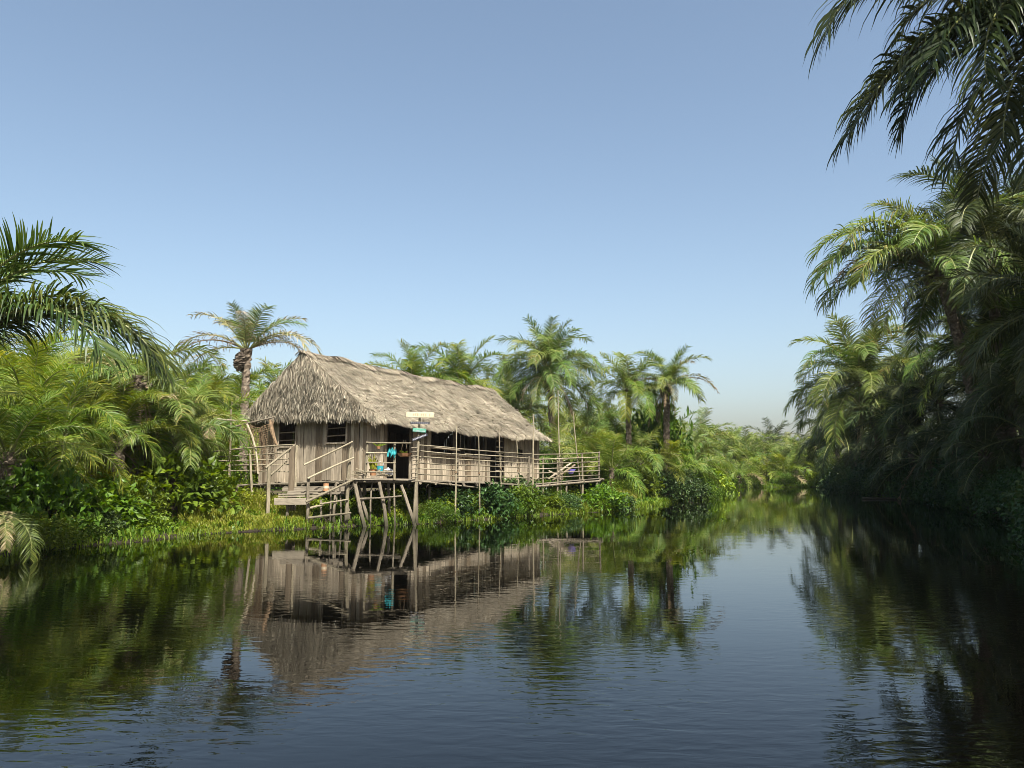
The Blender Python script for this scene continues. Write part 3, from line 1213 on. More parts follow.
# low rail in front of the doorway
lr = thing('door_railing', 'low four-bar pole railing across the dark doorway', 'railing', at(381, 478, 24.6))
pole('post', lr, at(394.5, 480, 24.6), at(395, 442, 24.6), .045, 'pole')
pole('post', lr, at(364.5, 482, 24.4), at(367.5, 443, 24.4), .05, 'pole')
for (ya, yb) in ((442.5, 443), (453, 453), (462.5, 463), (472, 472)):
    pole('rail', lr, at(366, ya, 24.35), at(396 if ya > 444 else 413, yb, 24.6), .024, 'pole', bend=.008)

# =================================================================== front fence of poles
fen = thing('pole_fence', 'long fence of thin horizontal poles along the front veranda', 'fence', zl((f0 + f1) / 2, .2))
rails_l = [445, 450.5, 456.5, 462.5, 468.5, 474]
rails_m = [454, 458.5, 463.5, 468, 473, 478.5]
for ya, yb in zip(rails_l, rails_m):
    pole('rail', fen, at(416, ya, 25.1), at(470, ya + (yb - ya) * .5 + .4, 28.1), .024, 'pole', bend=.006)
    pole('rail', fen, at(465, ya + (yb - ya) * .46, 27.8), at(534, yb, 31.6), .022, 'pole', bend=.006)
pole('rail', fen, at(417, 481, 25.2), at(480, 488, 28.6), .035, 'log', bend=.006)
# thick fence posts
for (px, ytop, ybot, yy, rr) in ((457.5, 457, 516, 27.7, .05), (529, 456, 503, 31.3, .055), (501, 455, 477, 29.9, .05)):
    p, q = at(px, ytop, yy), at(px - .5, ybot, yy)
    q.z = min(q.z, gz(q.x, q.y) - .2) if px != 501 else q.z
    pole('post', fen, q, p, rr, 'log', bend=.01)

fen2 = thing('pole_fence', 'short pole fence round the open platform at the right end of the hut', 'fence', zl((f1 + f2) / 2, .2))
for ya, yb in zip([454.5, 459.5, 464, 469, 473.5, 479], [452.5, 457, 461.5, 466, 470.5, 475]):
    pole('rail', fen2, at(533, ya, 31.6), at(600, yb, 33.5), .023, 'pole', bend=.006)
for (px, ytop, ybot, yy, rr) in ((599.3, 451, 508, 33.5, .05), (543, 457, 488, 31.9, .035), (557.5, 456, 490, 32.3, .04), (582, 453, 478, 33.0, .045)):
    p, q = at(px, ytop, yy), at(px, ybot, yy)
    q.z = min(q.z, gz(q.x, q.y) - .2)
    pole('post', fen2, q, p, rr, 'log' if rr > .045 else 'pole', bend=.01)

# platform at the right end
plat = thing('platform', 'bare sloping board platform beyond the right end of the hut', 'platform', (2.6, 34.5, .3))
pa, pb, pc, pd = at(531, 484.5, 31.6), at(600, 478.5, 33.5), Vector((4.25, 36.2, 1.3)), Vector((1.9, 35.6, 1.15))
for i in range(9):
    q = (i + .5) / 9
    board('deck_board', plat, pa.lerp(pd, q), pb.lerp(pc, q), .3, .04, Vector((0, 1, 0)), 'board')
for i in range(5):
    q = i / 4
    pole('joist', plat, pa.lerp(pb, q) - Vector((0, .1, .06)), pd.lerp(pc, q) - Vector((0, 0, .06)), .045, 'log')
pole('beam', plat, pa - Vector((0, .05, .1)), pb - Vector((0, .05, .1)), .05, 'log')
for (u_, v_) in ((.1, 0), (.5, 0), (.95, 0), (.1, 1), (.95, 1), (.5, 1)):
    p = pa.lerp(pb, u_).lerp(pd.lerp(pc, u_), v_)
    pole('stilt', plat, (p.x, p.y, gz(p.x, p.y) - .3), p - Vector((0, 0, .08)), .055, 'log', bend=.015)
# timber lying on the platform
for i, (ax, ay, bx, by, yy, lab) in enumerate(((548, 479, 571, 463, 33.6, 'upper loose plank leaning across the right platform'),
                                               (552, 481, 575, 464.5, 33.2, 'lower loose plank leaning across the right platform'),
                                               (549, 471, 562, 478, 34.0, 'short pale plank lying under the leaning planks on the right platform'))):
    A_, B_ = at(ax, ay, yy), at(bx, by, yy + .5)
    o = board('plank', None, A_, B_, .10, .04, Vector((0, 1, .6)), 'plank_warm' if i == 1 else 'plank')
    tag(o, lab, 'plank')

# tall thin poles standing in front of the fence
tall = [(456.5, 425, 455, 520, 26.4, .032, 'tall thin pole nearest the sign post, left of the leafy shrub'),
        (478.5, 432, 480, 512, 27.7, .03, 'tall thin pole second from the sign post, at the left of the leafy shrub'),
        (499, 428, 503, 484, 29.6, .028, 'thin crooked pole in front of the far dark doorway'),
        (516.5, 436, 519.5, 500, 30.7, .028, 'thin pole before the small square window'),
        (533.5, 414, 532.5, 460, 31.4, .045, 'stout pole reaching above the eave at the right end of the hut'),
        (558, 390, 561.5, 486, 32.5, .03, 'tall pale pole at the left of the right platform, highest of all'),
        (573, 412, 584, 492, 33.1, .03, 'tall leaning pole at the right of the right platform')]
for (ax, ay, bx, by, yy, rr, lab) in tall:
    p, q = at(ax, ay, yy), at(bx, by, yy)
    q.z = min(q.z, gz(q.x, q.y) - .25)
    root = thing('tall_pole', lab, 'pole', q, 'tall poles along the fence')
    pole('shaft', root, q, p, rr, 'pole', bend=.008, taper=.6, segs=8)
    lb = q.lerp(p, .55)
    link('lashing', mesh_np('lashing', *tube_data([(0, 0, -.03), (0, 0, .03)], rr * 1.25, 8), [M['net']]), root, lb - q)

# =================================================================== sign post
sgn = thing('sign_post', 'crooked double pole carrying four small painted boards beside the doorway', 'sign post', at(413, 521, 24.5))
pole('post', sgn, at(413.5, 524, 24.5), at(420, 413, 24.6), .05, 'pole', bend=.006)
pole('post', sgn, at(417, 523, 24.55), at(417.5, 445, 24.6), .05, 'log', bend=.01)
for k in range(9):
    yk = 448 + k * 4.2
    pole('rung', sgn, at(411.5, yk, 24.45), at(417.5, yk - .6, 24.5), .022, 'log', bend=.0)


def sign_board(x0, y0, x1, y1, hpx, mat, letters, lm, lab):
    yy = 24.5
    a, b = at(x0, y0, yy), at(x1, y1, yy - .02)
    h_ = hpx * yy / FPX
    o = board('sign_board', sgn, a, b, h_, .03, Vector((0, 0, 1)), mat)
    o['label'] = lab
    # worn, unreadable strokes
    d = (b - a)
    LV, LF = [], []
    up = Vector((0, 0, 1)) - d.normalized() * d.normalized().z
    up.normalize()
    fr = Vector((0, -1, 0)) * .024
    for (s0, s1, v0, v1) in letters:
        p = a + d * s0 + up * (h_ * v0) + fr
        q = a + d * s1 + up * (h_ * v0) + fr
        bb = len(LV)
        for base in (p, q, q + up * (h_ * (v1 - v0)), p + up * (h_ * (v1 - v0))):
            LV.append(base)
        LF.append((bb, bb + 1, bb + 2, bb + 3))
    root = Vector(sgn.location)
    me = mesh_np('lettering', [v - root for v in LV], LF, [M[lm]])
    le = nest(link('lettering', me, sgn), o)
    le['kind'] = 'stuff'
    return o


lt = []
for k in range(9):
    s0 = .26 + k * .07 + rnd.uniform(-.005, .005)
    if k in (3, 7):
        continue
    lt += [(s0, s0 + .014, -.28, .24), (s0 + .014, s0 + .036, -.05 + .15 * (k % 2), .02 + .2 * (k % 2))]
sign_board(406.3, 414.3, 434, 415.2, 5.2, 'cream', lt, 'letter_brown', 'long cream board with faint brown lettering')
sign_board(410.3, 422.8, 429.8, 423.2, 2.4, 'black', [(.05 + .1 * k, .1 + .1 * k, -.2, .2) for k in range(9)], 'letter', 'narrow black board with pale lettering')
sign_board(412.8, 429.8, 426.2, 430.6, 3.8, 'green', [(.06 + .09 * k, .11 + .09 * k, -.38, -.08) for k in range(10)], 'letter', 'small green board with pale lettering')
sign_board(412.2, 440.3, 427.4, 434.3, 3.0, 'black', [(.08 + .085 * k, .14 + .085 * k, -.22, .22) for k in range(10)], 'letter', 'tilted black board with pale lettering')

# =================================================================== left railing, drying frame, stairs
lf = thing('pole_fence', 'pale pole railing of five bars at the left side of the hut', 'fence', at(255, 486, 25.4))
for ya, yb in ((451.5, 444.5), (456.5, 452), (461, 458.5), (465.5, 464.5), (470.5, 472)):
    pole('rail', lf, at(213 if ya < 452 else 219, ya, 26.4), at(294, yb, 24.6), .03 if ya < 452 else .022, 'pole', bend=.006)
for (ax, ay, bx, by, yy, rr) in ((250, 450, 254.5, 487, 25.5, .045), (230, 451, 228, 486, 26.0, .05), (267, 447, 268.5, 472, 25.2, .02)):
    q = at(bx, by, yy)
    q.z = min(q.z, gz(q.x, q.y) - .2)
    pole('post', lf, q, at(ax, ay, yy), rr, 'pole', bend=.012)
ldk = thing('side_deck', 'narrow board walk outside the left gable wall', 'deck', (-7.0, 26.4, .3))
for i in range(4):
    q = (i + .5) / 4
    board('deck_board', ldk, hp(0, -.02, floor_z(0, 0) - .05, -.12 - q * .9), hp(0, 1.0, floor_z(0, 1) - .05, -.12 - q * .9), .21, .04, DL, 'board')
for b in (.05, .35, .68, .98):
    p0, p1 = hp(0, b, floor_z(0, b) - .13, .1), hp(0, b, floor_z(0, b) - .13, -1.1)
    pole('joist', ldk, p0, p1, .045, 'log')
    pole('stilt', ldk, (p1.x, p1.y, gz(p1.x, p1.y) - .3), (p1.x, p1.y, p1.z - .03), .055, 'log')

frm = thing('drying_frame', 'bare pole frame with crossed poles at the left corner of the roof', 'frame', at(229, 486, 26.6))
q = at(228, 486, 26.6)
q.z = gz(q.x, q.y) - .2
pole('post', frm, q, at(231, 409, 26.6), .045, 'pole', bend=.01, taper=.6)
pole('crossbar', frm, at(217, 419, 26.3), at(247, 421, 26.9), .035, 'pole')
pole('crossbar', frm, at(209, 428.5, 25.8), at(231, 428, 26.5), .035, 'pole')
pole('crossbar', frm, at(230, 428, 26.55), at(275, 417, 25.9), .035, 'log', bend=.02)
q = at(258, 474, 25.2)
ptsb = [at(247, 424, 25.9), at(252.5, 437, 25.7), at(256, 451, 25.5), at(257.5, 463, 25.3), q]
vb, fb = tube_data([p - Vector(frm.location) for p in ptsb], [.035, .035, .033, .03, .028], 6)
link('bent_pole', mesh_np('bent_pole', vb, fb, [M['pole']]), frm)


def net_mesh(corners, nu=22, nv=20, sag=.25, seed=1):
    r = random.Random(seed)
    a, b, c, d = corners
    V, F = [], []
    for j in range(nv + 1):
        for i in range(nu + 1):
            u, v = i / nu, j / nv
            p = a.lerp(b, u).lerp(d.lerp(c, u), v)
            p = p + Vector((0, 0, -sag * math.sin(math.pi * u) * (1 - v) ** .5)) + Vector((r.uniform(-.02, .02), .10 * math.sin(u * 17 + v * 2), 0))
            V.append(p)
    # woven cords, not a sheet
    VV, FF = [], []

    def cord(p, q, w):
        d_ = (q - p)
        u_ = Vector((-d_.z, 0, d_.x))
        if u_.length < 1e-6:
            u_ = Vector((1, 0, 0))
        u_ = u_.normalized() * w
        b_ = len(VV)
        VV.extend([p - u_, p + u_, q + u_, q - u_])
        FF.append((b_, b_ + 1, b_ + 2, b_ + 3))
    for j in range(nv):
        for i in range(nu + 1):
            cord(V[j * (nu + 1) + i], V[(j + 1) * (nu + 1) + i], .008)
    for j in range(nv + 1):
        for i in range(nu):
            cord(V[j * (nu + 1) + i], V[j * (nu + 1) + i + 1], .007)
    return VV, FF


corners = [at(246, 421, 26.2), at(274, 419, 25.9), at(277, 461, 26.1), at(254, 474, 26.4)]
nb_ = Vector(corners[3])
vv, ff = net_mesh([c - nb_ for c in corners])
net = link('fishing_net', mesh_np('fishing_net', vv, ff, [M['net']]), None, nb_)
tag(net, 'brown fishing net hung from the pole frame at the left gable', 'net')
ropeb = at(270, 420, 25.8)
rv, rf = tube_data([at(270, 420, 25.8) - ropeb, at(272, 431, 25.7) - ropeb, at(275, 440, 25.6) - ropeb, at(278, 447, 25.5) - ropeb], [.05, .06, .05, .025], 7)
tag(link('net_roll', mesh_np('net_roll', rv, rf, [M['net']]), None, ropeb), 'twisted tan rope of netting dangling beside the left window', 'rope')

st = thing('stairs', 'rough wooden steps with slanting pole handrails leading up to the hut', 'stairs', at(310, 505, 23.9))
for (x0, x1, y0, hh, yy) in ((283, 346, 487.5, .10, 24.6), (288, 345, 491.5, .07, 24.35), (279, 322, 494.5, .05, 24.1), (275, 310, 499.5, .20, 23.8)):
    A_, B_ = at(x0, y0, yy), at(x1, y0 - .5, yy)
    for k in range(2):
        board('tread', st, A_ + Vector((0, k * .14, 0)), B_ + Vector((0, k * .14, 0)), .13, .04, Vector((0, 1, 0)), 'board')
    board('riser', st, A_ + Vector((0, -.09, -.06)), B_ + Vector((0, -.09, -.06)), hh, .03, Vector((0, 0, 1)), 'board')
for (ax, ay, bx, by, yy, rr, nm, mt) in (
        (291, 488, 292, 446, 24.5, .10, 'post', 'plank_warm'), (296, 487, 297, 445, 24.6, .05, 'post', 'pole'),
        (268, 500, 269, 466, 23.9, .06, 'post', 'pole'), (308, 520, 308.5, 478, 23.7, .055, 'post', 'log'),
        (347, 497, 351, 446, 24.3, .065, 'post', 'pole'), (334, 497, 336, 484, 24.3, .05, 'post', 'log'),
        (287, 512, 288, 498, 23.9, .05, 'post', 'log'), (322, 516, 321, 500, 23.8, .04, 'post', 'log')):
    p = at(ax, ay, yy)
    g_ = gz(p.x, p.y) - .2
    if nm == 'post' and ay > 486:
        p.z = min(p.z, g_)
    if mt == 'plank_warm':
        board('post', st, p, at(bx, by, yy), .17, .09, Vector((1, 0, 0)), 'plank_warm')
    else:
        pole('post', st, p, at(bx, by, yy), rr, mt, bend=.012, taper=.85)
for (ax, ay, bx, by, y0, y1, rr) in (
        (265.5, 468, 295, 445, 23.8, 24.6, .04), (271, 475, 287, 461, 24.6, 25.0, .035),
        (304, 465, 353, 441.5, 23.6, 24.2, .035), (308, 478.5, 354, 457.5, 23.6, 24.2, .035),
        (306, 502, 353, 480, 23.5, 24.2, .045), (320, 504, 348, 499.5, 23.6, 24.2, .03), (308, 518, 351, 513, 23.5, 24.1, .04),
        (310, 508, 323, 505, 23.6, 23.8, .04)):
    pole('handrail', st, at(ax, ay, y0), at(bx, by, y1), rr, 'pole', bend=.008)

# =================================================================== small things about the door


def lathe(prof, sides=14):
    V, F = [], []
    for (r_, z_) in prof:
        for k in range(sides):
            a = 2 * math.pi * k / sides
            V.append((r_ * math.cos(a), r_ * math.sin(a), z_))
    for i in range(len(prof) - 1):
        for k in range(sides):
            k2 = (k + 1) % sides
            F.append((i * sides + k, i * sides + k2, (i + 1) * sides + k2, (i + 1) * sides + k))
    F.append(tuple(reversed(range(sides))))
    F.append(tuple((len(prof) - 1) * sides + k for k in range(sides)))
    return V, F


def small_plant_mesh(n, h, wl, leafm, seed, arch=.5):
    r = np.random.default_rng(seed)
    V, F, T = [], [], []
    for i in range(n):
        az = r.uniform(0, 6.28)
        d = np.array([math.cos(az) * arch * r.uniform(.3, 1), math.sin(az) * arch * r.uniform(.3, 1), 1.0])
        d /= np.linalg.norm(d)
        p = np.array([r.normal(0, .03), r.normal(0, .03), 0])
        u = np.cross(d, np.array([math.cos(az + 1.3), math.sin(az + 1.3), .1]))
        u /= np.linalg.norm(u)
        hh = h * r.uniform(.5, 1.1)
        b = len(V)
        for j in range(4):
            w_ = wl * [0.6, 1, .8, .05][j]
            V += [tuple(p - u * w_), tuple(p + u * w_)]
            p = p + d * hh / 3
            d = d + np.array([math.cos(az), math.sin(az), -.3]) * .25 * arch * 2
            d /= np.linalg.norm(d)
        for j in range(3):
            F.append((b + 2 * j, b + 2 * j + 1, b + 2 * j + 3, b + 2 * j + 2))
        T += [float(np.clip(r.normal(.6, .2), 0, 1))] * 3
    return mesh_np('leaves', V, F, [M[leafm]], T)


# turquoise cloth on the post
p = at(392, 452, 24.5)
V, F = [], []
for j in range(9):
    for i in range(13):
        u_, v_ = i / 12 - .5, j / 8
        V.append((u_ * .22 * (1 + .35 * math.sin(v_ * 3)), -.05 * math.cos(u_ * 9) - .03 * math.sin(v_ * 8 + u_ * 11), -.24 * v_ + .05 * math.sin(u_ * 14)))
for j in range(8):
    for i in range(12):
        F.append((j * 13 + i, j * 13 + i + 1, (j + 1) * 13 + i + 1, (j + 1) * 13 + i))
me = mesh_np('cloth', V, F, [M['turquoise']], smooth=True)
tag(link('cloth', me, None, p + Vector((0, -.05, .10))), 'crumpled turquoise cloth hung on the doorway rail', 'cloth')
# hanging basket
hb = thing('hanging_basket', 'shallow brown basket of plants hanging in the dark doorway', 'basket', at(404.5, 457, 25.3))
link('basket', mesh_np('basket', *lathe([(.12, 0), (.19, .04), (.24, .13), (.22, .13), (.10, .08)]), [M['clay']]), hb)
link('leaves', small_plant_mesh(26, .22, .02, 'shrub_yellow', 5, 1.0), hb, (0, 0, .08))
for dx_ in (-.13, .1):
    pole('cord', hb, Vector(hb.location) + Vector((dx_, 0, .1)), Vector(hb.location) + Vector((dx_ * .3, 0, .55)), .008, 'net', bend=0, segs=2, sides=5)
# potted plant
pp = thing('potted_plant', 'tall yellow green plant in a clay pot beside the teal bucket', 'plant', at(373, 475.5, 24.9))
link('pot', mesh_np('pot', *lathe([(.09, 0), (.13, .16), (.14, .2), (.12, .2), (.10, .16)]), [M['clay']]), pp)
link('leaves', small_plant_mesh(22, .62, .03, 'shrub_yellow', 8, .28), pp, (0, 0, .16))
# teal bucket hung on the wall rail
bk = thing('bucket', 'small teal bucket against the pale planks by the doorway', 'bucket', at(380, 472, 25.0))
link('body', mesh_np('body', *lathe([(.09, 0), (.12, .2), (.125, .2), (.11, .19), (.08, .02)]), [M['teal']]), bk)
hv, hf = tube_data([(.12 * math.cos(t), 0, .2 + .13 * math.sin(t)) for t in np.linspace(0, math.pi, 9)], .008, 5)
link('handle', mesh_np('handle', hv, hf, [M['metal']]), bk)
# hanging small plant
hp2 = thing('hanging_plant', 'small trailing plant hung on the planks left of the doorway', 'plant', at(378.5, 449, 24.7))
link('pot', mesh_np('pot', *lathe([(.05, 0), (.08, .09), (.07, .09)]), [M['clay']]), hp2)
link('leaves', small_plant_mesh(16, .26, .018, 'shrub', 15, 1.2), hp2, (0, 0, .06))
# orange tin on the stair rail
tn = thing('tin', 'rusty orange tin hung beside the steps', 'tin', at(326, 491, 24.0))
link('body', mesh_np('body', *lathe([(.085, 0), (.09, .02), (.085, .03), (.085, .22), (.09, .24), (.08, .24), (.075, .2)]), [M['clay']]), tn)
link('label_band', mesh_np('label_band', *lathe([(.088, .08), (.088, .16)]), [M['cream']]), tn)
# violet bowl
vb_ = thing('bowl', 'violet plastic bowl on the right platform', 'bowl', at(571, 474, 34.2))
link('body', mesh_np('body', *lathe([(.08, 0), (.17, .12), (.20, .2), (.185, .2), (.07, .03)]), [M['purple']]), vb_)
link('rim', mesh_np('rim', *lathe([(.20, .195), (.215, .205), (.20, .215), (.185, .205)]), [M['purple']]), vb_)
# dried sticks and pots on the landing
for i, (px, py, yy, sc_, lab) in enumerate(((361, 477, 24.5, 1.0, 'heap of dry twigs at the left corner of the landing'),
                                            (383, 477, 24.7, .8, 'heap of dry twigs below the teal bucket'))):
    hpz = thing('twig_heap', lab, 'twigs', at(px, py, yy))
    for k in range(12):
        a = rnd.uniform(0, 3.14)
        dv = Vector((math.cos(a) * .28, math.sin(a) * .15, 0)) * sc_
        zc = Vector((rnd.uniform(-.1, .1), rnd.uniform(-.1, .1), .03 + k * .014))
        pole('twig', hpz, Vector(hpz.location) + zc - dv, Vector(hpz.location) + zc + dv + Vector((0, 0, rnd.uniform(-.03, .1))), .012, 'pole', bend=.06, segs=4, sides=5)
pot = thing('cooking_pot', 'dull tin cooking pot at the foot of the doorway post', 'pot', at(388, 476.5, 25.1))
link('body', mesh_np('body', *lathe([(.10, 0), (.15, .05), (.16, .15), (.14, .2), (.15, .21), (.12, .21), (.13, .06)]), [M['metal']]), pot)
link('lid', mesh_np('lid', *lathe([(.15, .212), (.09, .25), (.03, .265), (.02, .29), (.001, .295)]), [M['metal']]), pot)
# =================================================================== palms one can tell apart
def px_palm(label, px, Y, ytop, **k):
    """Palm whose crown heart shows at picture row ytop."""
    p = at(px, ytop, Y)
    lean = k.pop('lean', (0, 0))
    x, y = p.x - lean[0], p.y - lean[1]
    x0 = x
    while float(river_dist(np.array([x]), np.array([y]))[0]) < .7:
        x += .15 if px > 760 else -.15
    lean = (lean[0] - (x - x0) if abs(x - x0) < 3.6 else lean[0], lean[1])
    return palm(label, x, y, p.z - gz(x, y) + .08, lean=lean, **k)


# left side
px_palm('large dark green palm leaning in from the left edge over the thicket', -62, 13.6, 352, auto=False, seed=1, lean=(.8, .2),
        extra=[('near', 2, 3, 1.03), ('near', 2, 16, .95), ('near', 0, -4, .82), ('near', 0, 14, .78), ('near', 1, 8, .8), ('near', 2, -8, .9), ('near', 0, 60, .8), ('green', 0, 150, .8), ('green', 1, 110, 1), ('green', 2, 140, 1), ('green', 3, 175, 1), ('green', 2, 200, 1), ('green', 1, 230, 1), ('green', 3, 250, 1),
               ('green', 4, 220, 1)])
px_palm('palm with brown withered fronds and old fruit clumps left of the hut', 136, 23, 376, n=8, scale=.62, seed=2, emin=2, emax=4, dry=8, half=3, clumps=5, r0=.2, r1=.2)
px_palm('ragged palm with sparse withering fronds behind the left gable', 247, 33, 349, n=5, scale=.6, seed=3, emin=0, emax=1, half=0, clumps=2, r0=.19, r1=.15, kind='green',
        extra=[('half', 0, 175, .75), ('half', 1, 185, .8), ('half', 2, 178, .82), ('half', 0, 20, .7), ('half', 1, 5, .85), ('half', 1, 40, .7), ('half', 0, 100, .7), ('half', 1, -15, .8),
               ('half', 0, -80, .6), ('half', 0, 140, .7), ('dry', 0, 176, .85), ('dry', 0, 10, .7)])
# behind the roof
px_palm('bright palm crown showing above the middle of the roof ridge', 414, 47, 387, n=20, scale=.95, seed=4, kind='bright', emax=4)
px_palm('second palm crown above the roof ridge, left of the tall palm', 463, 49, 386, n=20, scale=.98, seed=5, kind='bright', emax=4)
px_palm('tall full palm with a brown heart just right of the hut', 549, 43, 368, n=38, scale=.84, seed=6, clumps=2, dry=5, r0=.2, r1=.18, emax=5, lean=(-.25, 0))
px_palm('slim bright palm between the two tall palms right of the hut', 628, 44, 390, n=20, scale=.74, seed=7, kind='bright', emax=4, r0=.18, r1=.14)
px_palm('palm with a brown hanging spathe and one withered frond right of the hut', 667, 43.5, 384, n=18, scale=.64, seed=8, emin=0, emax=4, clumps=3, r0=.2, r1=.16, half=3, dry=5,
        extra=[('dry', 0, 6, .78), ('half', 1, 2, .7), ('dry', 0, 190, .6)])
px_palm('low palm half hidden behind the tall palm by the hut', 515, 47, 408, n=20, scale=.85, seed=9)
px_palm('low palm between the tall palm and the slim bright palm', 586, 52, 432, n=18, scale=.85, seed=10)

# right side
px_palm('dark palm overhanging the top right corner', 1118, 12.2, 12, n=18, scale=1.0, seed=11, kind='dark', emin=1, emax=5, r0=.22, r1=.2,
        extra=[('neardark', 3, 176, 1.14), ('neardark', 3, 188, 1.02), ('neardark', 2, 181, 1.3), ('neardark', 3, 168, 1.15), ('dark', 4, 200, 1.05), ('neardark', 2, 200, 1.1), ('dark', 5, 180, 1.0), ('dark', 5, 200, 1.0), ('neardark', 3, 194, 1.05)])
px_palm('big palm with one brown frond leaning over the water on the right bank', 937, 34, 268, n=22, scale=1.2, seed=12, kind='green', dry=1, r0=.24, r1=.2, lean=(-1.2, -.6), clumps=1,
        extra=[('green', 2, 180, 1.5), ('green', 3, 188, 1.55), ('dry', 0, 184, 1.25), ('green', 3, 172, 1.5), ('bright', 0, 120, .9), ('green', 4, 178, 1.4), ('green', 2, 200, 1.4)])
px_palm('dense weeping palm at the bend of the right bank', 860, 53, 380, n=40, scale=1.35, seed=13, kind='green', dry=2, r0=.22, r1=.2)
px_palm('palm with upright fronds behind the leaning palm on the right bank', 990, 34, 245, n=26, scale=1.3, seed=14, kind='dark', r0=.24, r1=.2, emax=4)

# =================================================================== thickets
ORD = ['leftmost', 'second', 'third', 'fourth', 'fifth', 'sixth', 'seventh', 'eighth', 'ninth', 'tenth', 'eleventh', 'twelfth', 'thirteenth', 'fourteenth', 'fifteenth',
       'sixteenth', 'seventeenth', 'eighteenth', 'nineteenth', 'twentieth', 'twenty-first', 'twenty-second', 'twenty-third']


def nth(pxs, px):
    k_ = sorted(pxs).index(px)
    return 'leftmost' if k_ == 0 else ('rightmost' if k_ == len(pxs) - 1 else ORD[k_] + ' from the left')


GL_ = 'palms of the left thicket'
LL_ = 'low green palm in the thicket left of the hut'
LT = ((58, 20, 440, 18, .62, 'bright'), (8, 18, 452, 16, .55, 'bright'), (175, 23.5, 436, 18, .62, 'green'), (118, 22, 440, 16, .6, 'bright'),
      (206, 29, 432, 18, .7, 'bright'), (24, 21, 418, 20, .66, 'bright'), (85, 24, 414, 20, .68, 'bright'), (162, 28, 412, 20, .7, 'green'),
      (190, 34, 408, 20, .75, 'bright'), (226, 38, 412, 18, .75, 'bright'), (42, 29, 398, 20, .8, 'green'), (142, 24.5, 430, 18, .6, 'bright'),
      (100, 29, 400, 20, .75, 'green'), (5, 25, 395, 20, .8, 'bright'))
for i, (px, Y_, yt, n_, sc_, kd) in enumerate(LT):
    px_palm('low %s palm in the left thicket, %s' % ('bright' if kd == 'bright' else 'green', nth([q[0] for q in LT], px)), px, Y_, yt, n=n_, scale=sc_, seed=100 + i, kind=kd, emax=4, group=GL_, r0=.17, r1=.15, head=False, dry=rnd.choice([0, 1, 1, 2]), half=rnd.choice([0, 1, 2]))
bgs = [(10, 38, 405), (60, 42, 395), (110, 40, 402), (150, 46, 405), (205, 50, 415), (270, 55, 405), (305, 50, 412), (285, 42, 420), (330, 60, 410), (360, 62, 412), (175, 60, 405), (235, 64, 410)]
for i, (px, Y_, yt) in enumerate(bgs):
    px_palm('green palm in the forest behind the hut and left thicket', px, Y_, yt, n=18, scale=.95, seed=200 + i, kind=rnd.choice(['green', 'bright']), far=True, group='palms of the forest behind', dry=rnd.randrange(2))
bgs = [(390, 64, 410), (440, 66, 410), (492, 60, 412), (520, 62, 425), (556, 58, 430), (600, 58, 436), (640, 57, 434), (610, 66, 436), (672, 60, 442), (700, 66, 444), (650, 70, 438)]
for i, (px, Y_, yt) in enumerate(bgs):
    px_palm('green palm in the forest behind the right end of the hut', px, Y_, yt, n=18, scale=.9, seed=230 + i, kind=rnd.choice(['green', 'bright']), far=True, group='palms of the forest right of the hut', dry=rnd.randrange(2))
# stemless palms on the point right of the hut
PT = ((612, 40, 468), (640, 42, 462), (668, 43.5, 468), (690, 46, 470), (622, 46, 450), (655, 48, 448), (590, 42, 458), (560, 40, 458), (692, 52, 458))
for i, (px, Y_, yt) in enumerate(PT):
    px_palm('low bushy palm on the point right of the hut, %s' % nth([q[0] for q in PT], px), px, Y_, yt, n=14, scale=.62, seed=260 + i, kind=rnd.choice(['bright', 'green', 'bright']), emax=4, group='low palms on the point', r0=.15, r1=.13, head=False)
# far bank
k = 0
for (Y_, y0, y1, step, sc_, lab, grp) in ((76, 472, 478, 15, .75, 'low bright palm on the far bank at the river bend', 'low palms on the far bank'),
                                         (84, 452, 466, 15, .85, 'palm with a full crown in the far row at the river bend', 'palms of the far bank'),
                                         (96, 446, 458, 15, .95, 'palm in the hazy back row beyond the river bend', 'palms beyond the far bank')):
    px = 688 + rnd.uniform(0, 8)
    while px < 872:
        k += 1
        px_palm(lab, px, Y_ + rnd.uniform(-2, 4), rnd.uniform(y0, y1), n=15 if Y_ < 80 else 17, scale=sc_ * rnd.uniform(.85, 1.15), seed=300 + k, far=True,
                kind=rnd.choice(['bright', 'green', 'bright'] if Y_ < 80 else ['green', 'green', 'bright', 'dark']), group=grp, dry=rnd.choice([0, 0, 1, 3]), emax=4 if Y_ < 80 else 5)
        px += step * rnd.uniform(.7, 1.3)
